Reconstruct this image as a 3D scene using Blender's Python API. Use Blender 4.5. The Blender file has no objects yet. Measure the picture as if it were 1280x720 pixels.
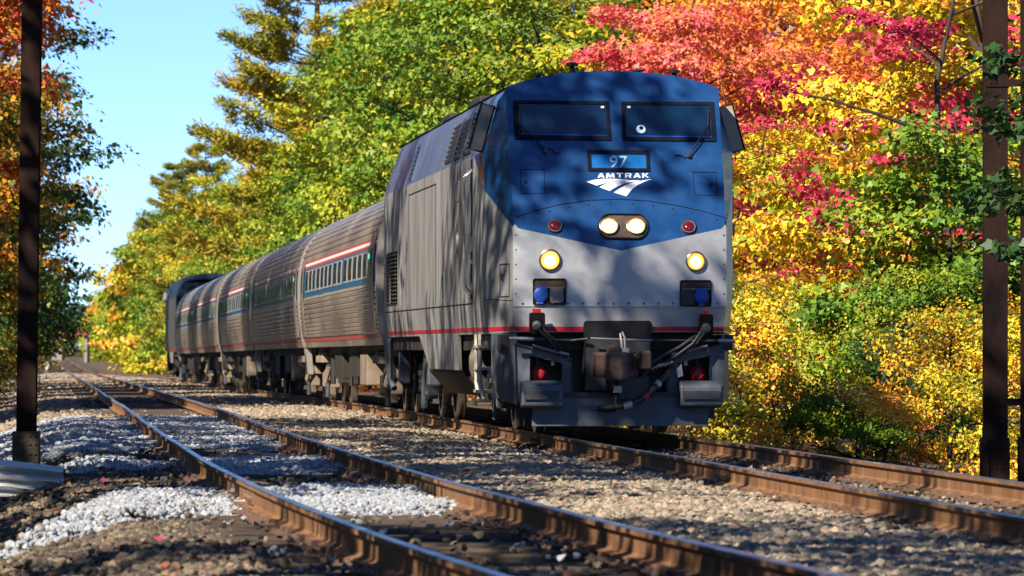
import bpy, bmesh, math, random
import numpy as np
from mathutils import Vector, Matrix

# ------------------------------------------------------------------ camera, sky, sun, exposure
SC = bpy.context.scene
COL = SC.collection
F_PX, HOR, CAMZ = 6600.0, 435.0, 1.05      # focal length in photo pixels, horizon row, eye height over the train's rails
SUN_AZ, SUN_EL = math.atan2(-0.616, -0.788), math.radians(39)   # azimuth as atan2(x, y)

cam_d = bpy.data.cameras.new('camera')
cam = bpy.data.objects.new('camera', cam_d); COL.objects.link(cam)
cam.location = (0, 0, CAMZ); cam.rotation_euler = (math.pi / 2, 0, 0)
cam_d.sensor_width = 36.0
cam_d.lens = F_PX / 1280 * 36
cam_d.shift_y = (HOR - 360) / 1280
cam_d.clip_start, cam_d.clip_end = 0.5, 6000
cam_d.dof.use_dof = True
cam_d.dof.focus_distance = 64
cam_d.dof.aperture_fstop = 7.0
SC.camera = cam

W = bpy.data.worlds.new('World'); SC.world = W; W.use_nodes = True
wn = W.node_tree.nodes; wl = W.node_tree.links
sky = wn.new('ShaderNodeTexSky'); sky.sky_type = 'NISHITA'; sky.sun_disc = False
sky.sun_elevation = SUN_EL; sky.sun_rotation = SUN_AZ
sky.air_density = 0.5; sky.dust_density = 0.0; sky.ozone_density = 7.5
wn['Background'].inputs['Strength'].default_value = 0.102
wl.new(sky.outputs['Color'], wn['Background'].inputs['Color'])

sun_d = bpy.data.lights.new('sun', 'SUN'); sun_d.energy = 5.0; sun_d.angle = math.radians(0.5)
sun_d.color = (1.0, 0.90, 0.74)
sun = bpy.data.objects.new('sun', sun_d); COL.objects.link(sun)
SUNV = Vector((math.sin(SUN_AZ) * math.cos(SUN_EL), math.cos(SUN_AZ) * math.cos(SUN_EL), math.sin(SUN_EL)))
sun.rotation_euler = SUNV.to_track_quat('Z', 'Y').to_euler()
sun.location = SUNV * 200

SC.view_settings.view_transform = 'Standard'
SC.view_settings.look = 'None'
SC.view_settings.gamma = 1.0
SC.view_settings.exposure = 0.9
SC.view_settings.use_curve_mapping = False
SC.render.engine = 'CYCLES'
SC.cycles.use_denoising = True
SC.cycles.max_bounces = 6; SC.cycles.diffuse_bounces = 3; SC.cycles.glossy_bounces = 3
SC.cycles.transmission_bounces = 3; SC.cycles.transparent_max_bounces = 6
SC.cycles.sample_clamp_indirect = 8

# ------------------------------------------------------------------ helpers
RS = np.random.RandomState(7)
random.seed(7)

def tag(o, label=None, cat=None, group=None, kind=None):
    if label: o['label'] = label
    if cat: o['category'] = cat
    if group: o['group'] = group
    if kind: o['kind'] = kind
    return o

def empty(name, loc=(0, 0, 0), rz=0.0):
    o = bpy.data.objects.new(name, None); COL.objects.link(o)
    o.location = loc; o.rotation_euler = (0, 0, rz); o.empty_display_size = 0.3
    return o

def obj(name, me, parent=None, m=None, loc=None):
    o = bpy.data.objects.new(name, me); COL.objects.link(o)
    if m is not None:
        if len(me.materials) == 0: me.materials.append(m)
    if parent is not None: o.parent = parent
    if loc is not None: o.location = loc
    return o

def copy_tree(o, parent=None):
    c = o.copy(); COL.objects.link(c); c.parent = parent
    for ch in list(o.children): copy_tree(ch, c)
    return c

class MB:
    def __init__(s): s.v = []; s.f = []
    def add(s, vs, fs):
        b = len(s.v); s.v += [tuple(p) for p in vs]; s.f += [tuple(b + i for i in f) for f in fs]; return s
    def box(s, x0, x1, y0, y1, z0, z1):
        x0, x1 = min(x0, x1), max(x0, x1); y0, y1 = min(y0, y1), max(y0, y1); z0, z1 = min(z0, z1), max(z0, z1)
        return s.add([(x0,y0,z0),(x1,y0,z0),(x1,y1,z0),(x0,y1,z0),(x0,y0,z1),(x1,y0,z1),(x1,y1,z1),(x0,y1,z1)],
                     [(0,3,2,1),(4,5,6,7),(0,1,5,4),(1,2,6,5),(2,3,7,6),(3,0,4,7)])
    def prism(s, pts, off):
        """polygon pts (3-D, planar) pushed along the vector off"""
        n = len(pts); off = Vector(off); a = [Vector(p) for p in pts]; b = [p + off for p in a]
        return s.add(a + b, [tuple(range(n - 1, -1, -1)), tuple(range(n, 2 * n))] +
                     [(i, (i + 1) % n, n + (i + 1) % n, n + i) for i in range(n)])
    def ring(s, outer, inner, off):
        n = len(outer); off = Vector(off)
        o0 = [Vector(p) for p in outer]; i0 = [Vector(p) for p in inner]
        o1 = [p + off for p in o0]; i1 = [p + off for p in i0]
        fs = []
        for k in range(n):
            j = (k + 1) % n
            fs += [(2*n + k, 2*n + j, 3*n + j, 3*n + k), (k, j, 2*n + j, 2*n + k), (n + j, n + k, 3*n + k, 3*n + j)]
        return s.add(o0 + i0 + o1 + i1, fs)
    def tube(s, pts, r, n=8, cap=True):
        pts = [Vector(p) for p in pts]; m = len(pts)
        rs = r if isinstance(r, (list, tuple)) else [r] * m
        vs = []; ref = None
        for i, p in enumerate(pts):
            t = (pts[min(i + 1, m - 1)] - pts[max(i - 1, 0)]).normalized()
            if ref is None:
                ref = t.orthogonal().normalized()
            ref = (ref - t * ref.dot(t))
            ref = ref.normalized() if ref.length > 1e-5 else t.orthogonal().normalized()
            bi = t.cross(ref)
            for k in range(n):
                a = 2 * math.pi * k / n
                vs.append(p + (ref * math.cos(a) + bi * math.sin(a)) * rs[i])
        fs = [(i*n + k, i*n + (k+1) % n, (i+1)*n + (k+1) % n, (i+1)*n + k) for i in range(m - 1) for k in range(n)]
        if cap: fs += [tuple(range(n - 1, -1, -1)), tuple(range((m - 1) * n, m * n))]
        return s.add(vs, fs)
    def disc(s, c, nrm, prof, n=20):
        """turned shape: prof is a list of (radius, height along nrm)"""
        c = Vector(c); nrm = Vector(nrm).normalized(); a = nrm.orthogonal().normalized(); b = nrm.cross(a)
        vs = []
        for r, h in prof:
            for k in range(n):
                t = 2 * math.pi * k / n
                vs.append(c + nrm * h + (a * math.cos(t) + b * math.sin(t)) * r)
        m = len(prof)
        fs = [(i*n + k, i*n + (k+1) % n, (i+1)*n + (k+1) % n, (i+1)*n + k) for i in range(m - 1) for k in range(n)]
        fs += [tuple(range(n - 1, -1, -1)), tuple(range((m - 1) * n, m * n))]
        return s.add(vs, fs)
    def loft(s, rows, close=False):
        m = len(rows[0]); vs = [p for r in rows for p in r]; fs = []
        for i in range(len(rows) - 1):
            for k in range(m if close else m - 1):
                fs.append((i*m + k, i*m + (k+1) % m, (i+1)*m + (k+1) % m, (i+1)*m + k))
        return s.add(vs, fs)
    def mesh(s, name, smooth=None):
        me = bpy.data.meshes.new(name); me.from_pydata(s.v, [], s.f); me.validate()
        bm = bmesh.new(); bm.from_mesh(me); bmesh.ops.recalc_face_normals(bm, faces=bm.faces); bm.to_mesh(me); bm.free()
        if smooth is not None:
            me.polygons.foreach_set('use_smooth', [True] * len(me.polygons))
            me.set_sharp_from_angle(angle=math.radians(smooth))
        return me
    def build(s, name, m, parent=None, smooth=None, bevel=0.0, raw=False):
        o = obj(name, s.mesh(name, smooth), parent, m)
        if bevel:
            b = o.modifiers.new('edge', 'BEVEL'); b.width = bevel; b.segments = 2; b.limit_method = 'ANGLE'; b.angle_limit = math.radians(40)
        return o

def np_mesh(name, verts, polys_n, nper, attr=None):
    """fast mesh: verts (N,3); every polygon has nper consecutive vertices"""
    me = bpy.data.meshes.new(name)
    nv = len(verts)
    me.vertices.add(nv); me.vertices.foreach_set('co', np.ascontiguousarray(verts, dtype=np.float32).ravel())
    me.loops.add(nv); me.loops.foreach_set('vertex_index', np.arange(nv, dtype=np.int32))
    me.polygons.add(polys_n)
    me.polygons.foreach_set('loop_start', np.arange(0, nv, nper, dtype=np.int32))
    me.update(calc_edges=True)
    if attr is not None:
        a = me.attributes.new('tone', 'FLOAT', 'FACE'); a.data.foreach_set('value', np.ascontiguousarray(attr, dtype=np.float32))
    return me

# ------------------------------------------------------------------ materials
def nd(nt, t, **kw):
    n = nt.nodes.new(t)
    for k, v in kw.items():
        if k in n.inputs.keys(): n.inputs[k].default_value = v
        else: setattr(n, k, v)
    return n

def mat(name, c1, c2=None, scale=4.0, rough=0.6, metal=0.0, bump=0.0, bscale=None, stretch=(1, 1, 1), coat=0.0,
        rough2=None, detail=5.0, spec=None, contrast=(0.35, 0.65), speck=None):
    m = bpy.data.materials.new(name); m.use_nodes = True; nt = m.node_tree; p = nt.nodes['Principled BSDF']
    p.inputs['Base Color'].default_value = (*c1, 1); p.inputs['Roughness'].default_value = rough
    p.inputs['Metallic'].default_value = metal; p.inputs['Coat Weight'].default_value = coat
    if spec is not None: p.inputs['Specular IOR Level'].default_value = spec
    tc = nd(nt, 'ShaderNodeTexCoord'); mp = nd(nt, 'ShaderNodeMapping'); mp.inputs['Scale'].default_value = stretch
    nt.links.new(tc.outputs['Object'], mp.inputs['Vector'])
    if c2 is not None:
        n = nd(nt, 'ShaderNodeTexNoise', Scale=scale, Detail=detail, Roughness=0.62)
        nt.links.new(mp.outputs['Vector'], n.inputs['Vector'])
        r = nd(nt, 'ShaderNodeMapRange'); r.inputs['From Min'].default_value, r.inputs['From Max'].default_value = contrast
        nt.links.new(n.outputs['Fac'], r.inputs['Value'])
        mx = nd(nt, 'ShaderNodeMix', data_type='RGBA'); mx.inputs['A'].default_value = (*c1, 1); mx.inputs['B'].default_value = (*c2, 1)
        nt.links.new(r.outputs['Result'], mx.inputs['Factor'])
        col = mx.outputs['Result']
        if speck:
            n3 = nd(nt, 'ShaderNodeTexNoise', Scale=speck[0], Detail=3.0, Roughness=0.7)
            nt.links.new(tc.outputs['Object'], n3.inputs['Vector'])
            r3 = nd(nt, 'ShaderNodeMapRange'); r3.inputs['From Min'].default_value = speck[1]; r3.inputs['From Max'].default_value = speck[1] + 0.06
            nt.links.new(n3.outputs['Fac'], r3.inputs['Value'])
            m3 = nd(nt, 'ShaderNodeMix', data_type='RGBA'); m3.inputs['B'].default_value = (*speck[2], 1)
            nt.links.new(r3.outputs['Result'], m3.inputs['Factor']); nt.links.new(col, m3.inputs['A']); col = m3.outputs['Result']
        nt.links.new(col, p.inputs['Base Color'])
        if rough2 is not None:
            rr = nd(nt, 'ShaderNodeMapRange'); rr.inputs['To Min'].default_value = rough; rr.inputs['To Max'].default_value = rough2
            nt.links.new(r.outputs['Result'], rr.inputs['Value']); nt.links.new(rr.outputs['Result'], p.inputs['Roughness'])
    if bump:
        n2 = nd(nt, 'ShaderNodeTexNoise', Scale=bscale or scale * 4, Detail=6.0, Roughness=0.65)
        nt.links.new(mp.outputs['Vector'], n2.inputs['Vector'])
        b = nd(nt, 'ShaderNodeBump', Strength=min(1.0, bump), Distance=0.02)
        nt.links.new(n2.outputs['Fac'], b.inputs['Height']); nt.links.new(b.outputs['Normal'], p.inputs['Normal'])
    return m

def emit(name, col, strength):
    m = bpy.data.materials.new(name); m.use_nodes = True; p = m.node_tree.nodes['Principled BSDF']
    p.inputs['Base Color'].default_value = (*col, 1); p.inputs['Emission Color'].default_value = (*col, 1)
    p.inputs['Emission Strength'].default_value = strength
    return m

def leaf_mat(name, cols, rough=0.5, trans=0.15):
    """cols: list of (position, rgb) over the per-leaf tone attribute"""
    m = bpy.data.materials.new(name); m.use_nodes = True; nt = m.node_tree; p = nt.nodes['Principled BSDF']
    at = nd(nt, 'ShaderNodeAttribute', attribute_name='tone'); oi = nd(nt, 'ShaderNodeObjectInfo')
    ad = nd(nt, 'ShaderNodeMath', operation='MULTIPLY_ADD'); ad.inputs[1].default_value = 0.16; 
    nt.links.new(oi.outputs['Random'], ad.inputs[0]); nt.links.new(at.outputs['Fac'], ad.inputs[2])
    sb = nd(nt, 'ShaderNodeMath', operation='SUBTRACT'); sb.inputs[1].default_value = 0.08
    nt.links.new(ad.outputs[0], sb.inputs[0])
    cr = nd(nt, 'ShaderNodeValToRGB'); el = cr.color_ramp.elements
    while len(el) < len(cols): el.new(0.5)
    for e, (q, c) in zip(el, cols): e.position = q; e.color = (*c, 1)
    nt.links.new(sb.outputs[0], cr.inputs['Fac'])
    nt.links.new(cr.outputs['Color'], p.inputs['Base Color']); p.inputs['Roughness'].default_value = rough
    p.inputs['Specular IOR Level'].default_value = 0.35
    tr = nd(nt, 'ShaderNodeBsdfTranslucent'); nt.links.new(cr.outputs['Color'], tr.inputs['Color'])
    mx = nd(nt, 'ShaderNodeMixShader'); mx.inputs['Fac'].default_value = trans
    nt.links.new(p.outputs['BSDF'], mx.inputs[1]); nt.links.new(tr.outputs['BSDF'], mx.inputs[2])
    nt.links.new(mx.outputs['Shader'], nt.nodes['Material Output'].inputs['Surface'])
    return m

M = {}
M['blue'] = mat('blue paint', (0.0013, 0.036, 0.135), (0.0020, 0.050, 0.18), 2.5, 0.30, 0.0, coat=0.35, bump=0.02, bscale=6, rough2=0.42, speck=(38, 0.72, (0.10, 0.13, 0.19)))
M['upper_blue'] = mat('weathered blue-grey paint', (0.06, 0.12, 0.26), (0.16, 0.20, 0.30), 1.2, 0.28, 0.35, stretch=(1, 1, .25), rough2=0.42)
M['silver'] = mat('dull silver paint', (0.36, 0.35, 0.355), (0.52, 0.505, 0.50), 2.2, 0.28, 0.5, stretch=(1, 1.2, .22), bump=0.03, bscale=5, rough2=0.5)
M['nose_silver'] = mat('nose silver paint', (0.33, 0.34, 0.37), (0.45, 0.46, 0.49), 3.0, 0.38, 0.3, bump=0.02, bscale=7, rough2=0.5, speck=(30, 0.67, (0.16, 0.15, 0.14)))
M['red'] = mat('red stripe paint', (0.50, 0.012, 0.03), (0.40, 0.012, 0.03), 6, 0.4)
M['black'] = mat('black rubber', (0.004, 0.004, 0.005), (0.010, 0.010, 0.011), 8, 0.55, spec=0.25)
M['frame_navy'] = mat('window gasket', (0.0015, 0.004, 0.012), (0.003, 0.006, 0.016), 8, 0.6, spec=0.15)
M['glass'] = mat('tinted glass', (0.004, 0.020, 0.055), None, rough=0.06, spec=0.8)
M['board'] = mat('number board glass', (0.012, 0.14, 0.42), (0.010, 0.12, 0.38), 3, 0.25)
M['white'] = mat('white lettering', (0.86, 0.87, 0.90), (0.80, 0.82, 0.86), 9, 0.5)
M['pale_cyan'] = mat('pale board figures', (0.55, 0.80, 0.92), None, rough=0.5)
M['pilot'] = mat('grimy blue-grey steel', (0.055, 0.065, 0.085), (0.10, 0.115, 0.145), 3.5, 0.5, 0.2, bump=0.12, bscale=30, rough2=0.62)
M['pilot_dark'] = mat('dark sooty steel', (0.020, 0.021, 0.025), (0.040, 0.040, 0.044), 5, 0.55, 0.2, bump=0.1)
M['under'] = mat('sooty underframe', (0.014, 0.013, 0.012), (0.035, 0.030, 0.026), 4, 0.7, bump=0.1)
M['dusty'] = mat('dusty brown running gear', (0.16, 0.12, 0.085), (0.27, 0.21, 0.155), 4, 0.75, bump=0.08)
M['rust_coupler'] = mat('rusty coupler iron', (0.045, 0.026, 0.022), (0.10, 0.058, 0.048), 9, 0.7, 0.1, bump=0.25, bscale=40)
M['steel'] = mat('bare steel bar', (0.42, 0.44, 0.47), (0.3, 0.3, 0.32), 12, 0.35, 0.8)
M['wheel'] = mat('wheel steel', (0.08, 0.065, 0.055), (0.14, 0.11, 0.09), 8, 0.5, 0.4)
M['wheel_rim'] = mat('polished wheel tread', (0.45, 0.43, 0.40), None, rough=0.3, metal=0.9)
M['red_lens'] = mat('red marker lens', (0.16, 0.004, 0.006), (0.10, 0.003, 0.005), 30, 0.12, coat=0.6)
M['red_cap'] = mat('red hose cap', (0.42, 0.015, 0.03), None, rough=0.5)
M['blue_cap'] = mat('blue socket cap', (0.01, 0.075, 0.42), (0.01, 0.055, 0.32), 14, 0.45)
M['grey_cap'] = mat('grey socket cap', (0.13, 0.12, 0.12), (0.22, 0.20, 0.19), 22, 0.5, 0.3, bump=0.3)
M['brown_back'] = mat('rust-brown socket recess', (0.055, 0.025, 0.014), (0.03, 0.015, 0.01), 9, 0.7)
M['lamp'] = emit('lit lamp glass', (1.0, 0.80, 0.46), 7.0)
M['lamp_warm'] = emit('lamp reflector glow', (1.0, 0.52, 0.17), 0.8)
M['lamp_warm2'] = emit('ditch lamp reflector glow', (1.0, 0.36, 0.05), 0.8)
M['bezel'] = mat('lamp bezel', (0.14, 0.12, 0.11), (0.2, 0.17, 0.15), 20, 0.3, 0.8)
M['navy'] = mat('shade-darkened navy roof', (0.006, 0.012, 0.03), (0.012, 0.02, 0.045), 3, 0.45)  # rear locomotive's roof and end, darkened by colour in place of shade
M['shaded_side'] = mat('shade-darkened silver side', (0.10, 0.10, 0.105), (0.16, 0.155, 0.15), 2, 0.45, 0.5)  # silver with the shade on the rear locomotive's side put into the colour
M['mirror'] = mat('wind deflector panel', (0.42, 0.37, 0.30), (0.34, 0.30, 0.24), 20, 0.4, 0.1)
M['grille'] = mat('grille blade', (0.17, 0.16, 0.16), (0.10, 0.09, 0.09), 14, 0.45, 0.4)
M['hose'] = mat('air hose rubber', (0.016, 0.016, 0.018), (0.03, 0.03, 0.03), 20, 0.5)
M['pale_metal'] = mat('pale hose fitting', (0.55, 0.52, 0.45), (0.40, 0.38, 0.33), 20, 0.5, 0.3)
M['coach'] = mat('fluted stainless steel', (0.44, 0.37, 0.30), (0.58, 0.49, 0.40), 1.1, 0.26, 0.78, stretch=(1, .25, 1), rough2=0.48)
M['coach_plain'] = mat('coach end steel', (0.42, 0.38, 0.33), (0.5, 0.46, 0.41), 3, 0.42, 0.5)
M['coach_blue'] = mat('coach blue band', (0.012, 0.17, 0.40), (0.012, 0.13, 0.33), 2, 0.3, 0.1, coat=0.3)
M['coach_red'] = mat('coach red stripe', (0.42, 0.07, 0.085), (0.34, 0.06, 0.07), 4, 0.4)
M['coach_white'] = mat('coach white stripe', (0.75, 0.73, 0.70), (0.65, 0.63, 0.6), 4, 0.4)
M['coach_glass'] = mat('coach window glass', (0.035, 0.030, 0.032), (0.02, 0.02, 0.022), 3, 0.07, spec=0.7)
M['win_frame'] = mat('window frame steel', (0.62, 0.57, 0.54), (0.5, 0.47, 0.45), 8, 0.35, 0.5)
M['green_lamp'] = emit('green door light', (0.02, 1.0, 0.35), 1.2)
M['rail'] = mat('rusty rail web', (0.165, 0.080, 0.038), (0.30, 0.155, 0.072), 3, 0.62, 0.15, stretch=(1.5, 1.5, .3), bump=0.15, bscale=24, rough2=0.75)
M['rail_head'] = mat('polished rail head', (0.42, 0.42, 0.43), (0.30, 0.27, 0.25), 1.3, 0.22, 0.9, rough2=0.38)
M['tie'] = mat('weathered sleeper timber', (0.038, 0.026, 0.020), (0.095, 0.068, 0.05), 5, 0.85, stretch=(.35, 4, 4), bump=0.5, bscale=18)
M['plate'] = mat('rusty tie plate', (0.17, 0.10, 0.068), (0.26, 0.16, 0.11), 8, 0.55, 0.25, bump=0.2)
M['post'] = mat('dark rusted post steel', (0.008, 0.005, 0.006), (0.034, 0.017, 0.012), 2.2, 0.8, 0.0, spec=0.08, stretch=(1, 1, .3), bump=0.12, bscale=20)
M['post_base'] = mat('brown riveted plate', (0.045, 0.032, 0.016), (0.075, 0.052, 0.026), 4, 0.65, 0.1, bump=0.15, bscale=20)
M['bark'] = mat('bark', (0.07, 0.052, 0.04), (0.13, 0.10, 0.08), 6, 0.9, stretch=(1, 1, .2), bump=0.6)
M['dark_bark'] = mat('dark bark', (0.035, 0.026, 0.02), (0.07, 0.052, 0.04), 6, 0.9, stretch=(1, 1, .2), bump=0.6)
M['corr'] = mat('weathered corrugated steel', (0.8, 0.79, 0.78), (0.62, 0.6, 0.57), 3, 0.5, 0.0, bump=0.1)
M['concrete'] = mat('stained concrete', (0.33, 0.30, 0.27), (0.24, 0.22, 0.2), 3, 0.85, bump=0.2)
M['bridge_red'] = mat('red bridge girder paint', (0.32, 0.055, 0.042), (0.25, 0.045, 0.035), 1, 0.6)
M['stump'] = mat('old cut timber', (0.06, 0.045, 0.028), (0.10, 0.075, 0.045), 5, 0.85, bump=0.4)

G = (0.030, 0.085, 0.010)
M['lf_green'] = leaf_mat('green leaves', [(0.05, (0.03, 0.10, 0.012)), (0.4, (0.10, 0.21, 0.018)), (0.68, (0.24, 0.33, 0.02)), (0.86, (0.48, 0.40, 0.025)), (0.97, (0.70, 0.22, 0.05))])
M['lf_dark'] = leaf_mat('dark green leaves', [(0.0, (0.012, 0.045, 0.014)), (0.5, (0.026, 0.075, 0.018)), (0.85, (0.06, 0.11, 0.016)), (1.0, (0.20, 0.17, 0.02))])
M['lf_lime'] = leaf_mat('yellow-green leaves', [(0.1, (0.08, 0.18, 0.014)), (0.38, (0.25, 0.33, 0.02)), (0.62, (0.48, 0.44, 0.025)), (0.82, (0.72, 0.46, 0.03)), (0.95, (0.75, 0.24, 0.05))])
M['lf_yellow'] = leaf_mat('yellow leaves', [(0.16, (0.15, 0.24, 0.016)), (0.34, (0.46, 0.44, 0.02)), (0.5, (0.84, 0.58, 0.025)), (0.68, (0.84, 0.44, 0.03)), (0.86, (0.82, 0.22, 0.06))])
M['lf_orange'] = leaf_mat('orange leaves', [(0.0, (0.62, 0.40, 0.02)), (0.4, (0.76, 0.31, 0.03)), (0.75, (0.78, 0.20, 0.04)), (1.0, (0.72, 0.10, 0.09))])
M['lf_red'] = leaf_mat('crimson leaves', [(0.0, (0.34, 0.014, 0.045)), (0.4, (0.55, 0.03, 0.085)), (0.8, (0.70, 0.08, 0.13)), (1.0, (0.72, 0.19, 0.08))])
M['lf_leftmix'] = leaf_mat('mixed green and orange leaves', [(0.0, (0.018, 0.07, 0.014)), (0.38, (0.05, 0.11, 0.014)), (0.56, (0.45, 0.32, 0.016)), (0.75, (0.72, 0.26, 0.02)), (0.95, (0.62, 0.06, 0.05))])
M['lf_pine'] = leaf_mat('golden pine needles', [(0.0, (0.05, 0.11, 0.015)), (0.35, (0.20, 0.22, 0.016)), (0.65, (0.42, 0.31, 0.018)), (1.0, (0.58, 0.30, 0.03))], trans=0.12)
M['lf_coral'] = leaf_mat('coral and orange leaves', [(0.1, (0.78, 0.42, 0.04)), (0.34, (0.80, 0.27, 0.09)), (0.6, (0.78, 0.13, 0.15)), (0.9, (0.62, 0.04, 0.11))])
M['lf_litter'] = leaf_mat('fallen leaves', [(0.0, (0.12, 0.06, 0.025)), (0.4, (0.34, 0.15, 0.04)), (0.7, (0.45, 0.07, 0.06)), (1.0, (0.55, 0.06, 0.16))], trans=0.1)
# ------------------------------------------------------------------ the lie of the land
HEAD = 0.0887                              # how far the train's track drifts left per metre
Y_NOSE = 62.9
_ay = np.array([5, 14, 23, 30, 43, 64, 95, 173, 300, 428, 700, 1300.])
_ax = np.array([3.6, 2.0, .74, -.2, -1.62, -3.55, -6.3, -13.1, -24.2, -35.3, -59.2, -112.])
_gy = np.arange(5, 1300, 1.0); _gx = np.interp(_gy, _ay, _ax)
_k = np.exp(-np.linspace(-2, 2, 25) ** 2); _k /= _k.sum()
_gp = np.concatenate([_gx[0] - (_gx[1] - _gx[0]) * np.arange(12, 0, -1) * -1 * -1, _gx, _gx[-1] + (_gx[-1] - _gx[-2]) * np.arange(1, 13)])
_gx = np.convolve(_gp, _k, 'valid')
def x_left(y): return float(np.interp(y, _gy, _gx))
def x_train(y):
    a = 1.30 - HEAD * (y - Y_NOSE)
    if y < 255: return a
    t = min(1.0, (y - 255) / 190.0); t = t * t * (3 - 2 * t)       # beyond the train the two tracks run together
    return a * (1 - t) + (x_left(y) + .35) * t
def dip(y): return -max(0.0, y - 92) * 0.0024 if y < 430 else -0.811
Z_LEFT = 0.05                              # the near track lies a little higher than the train's
def gap_(y): return x_train(y) - x_left(y)
def px_x(px, y): return (px - 640) * y / F_PX

def _sm(a, b, t):
    t = min(1.0, max(0.0, (t - a) / (b - a))); return t * t * (3 - 2 * t)
def hsh(x, y):
    return (math.sin(x * 1.7 + 0.3 * y) + math.sin(y * 1.1 - .5 * x + 2) + math.sin(2.9 * x - 1.7 * y + 1)) / 3
def ground_z(x, y):
    u = x - x_left(y); v = x - x_train(y)
    z = -0.175 + 0.025 * hsh(x * 2, y * .9)
    if u < -1.35: z -= _sm(-1.35, -3.4, u) * 0.42 if u > -3.4 else 0.42
    if u < -3.4: z -= 0.25 * _sm(-3.4, -7, u); z += 0.05 * hsh(x, y)
    if v > 1.35: z -= 0.36 * _sm(1.35, 3.2, v); z += 0.04 * hsh(x, y) * _sm(2, 4, v)
    if v > 7: z += 0.9 * _sm(7, 22, v)
    if u > 0.9 and v < -1.3: z += 0.035 * hsh(x * .7, y * .5) - 0.02
    if -1.55 < u < 1.25: z -= 0.075 * min(_sm(-1.55, -1.2, u), _sm(1.25, .95, u))
    if v > -1.3: z -= 0.06
    return z + dip(y)

def crumble(u_mid): return 0
# ground sheet
gb_rows = []
ys = list(np.arange(4, 40, 1.0)) + list(np.arange(40, 130, 2.0)) + list(np.arange(130, 460, 10)) + [500, 600, 750, 950, 1200, 1700, 2600, 4000]
xs_rel = [-900, -300, -120, -60, -35, -22, -14, -10, -8, -6, -5, -4.2, -3.6, -3.1, -2.6, -2.1, -1.7, -1.35, -1.0, -.6, 0, .6, 1, 1.4, 1.8, 2.2, 2.6, 3,
          3.4, 3.8, 4.2, 4.7, 5.2, 5.7, 6.1, 6.5, 7, 7.6, 8.3, 9.2, 10.5, 12, 15, 20, 28, 45, 80, 160, 400, 1000]
gm = MB()
gm.loft([[(x_left(min(y, 1290)) + r, y, ground_z(x_left(min(y, 1290)) + r, min(y, 1290))) for r in xs_rel] for y in ys])
M['ground'] = mat('dirt and leaf litter', (0.060, 0.042, 0.030), (0.12, 0.085, 0.055), 1.5, 0.95, bump=0.9, bscale=14, speck=(9, 0.60, (0.20, 0.10, 0.035)))
tag(gm.build('ground', M['ground'], smooth=60), 'brown dirt and cinder ground under the tracks and the trees', 'ground', kind='structure')

# ------------------------------------------------------------------ railway tracks
def rail_profile():
    # lateral, height under the running surface
    return [(-.036, -.006), (-.030, 0), (.030, 0), (.036, -.006), (.036, -.032), (.010, -.045), (.009, -.135), (.020, -.148), (.070, -.160), (.070, -.171),
            (-.070, -.171), (-.070, -.160), (-.020, -.148), (-.009, -.135), (-.010, -.045), (-.036, -.032)]

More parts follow.
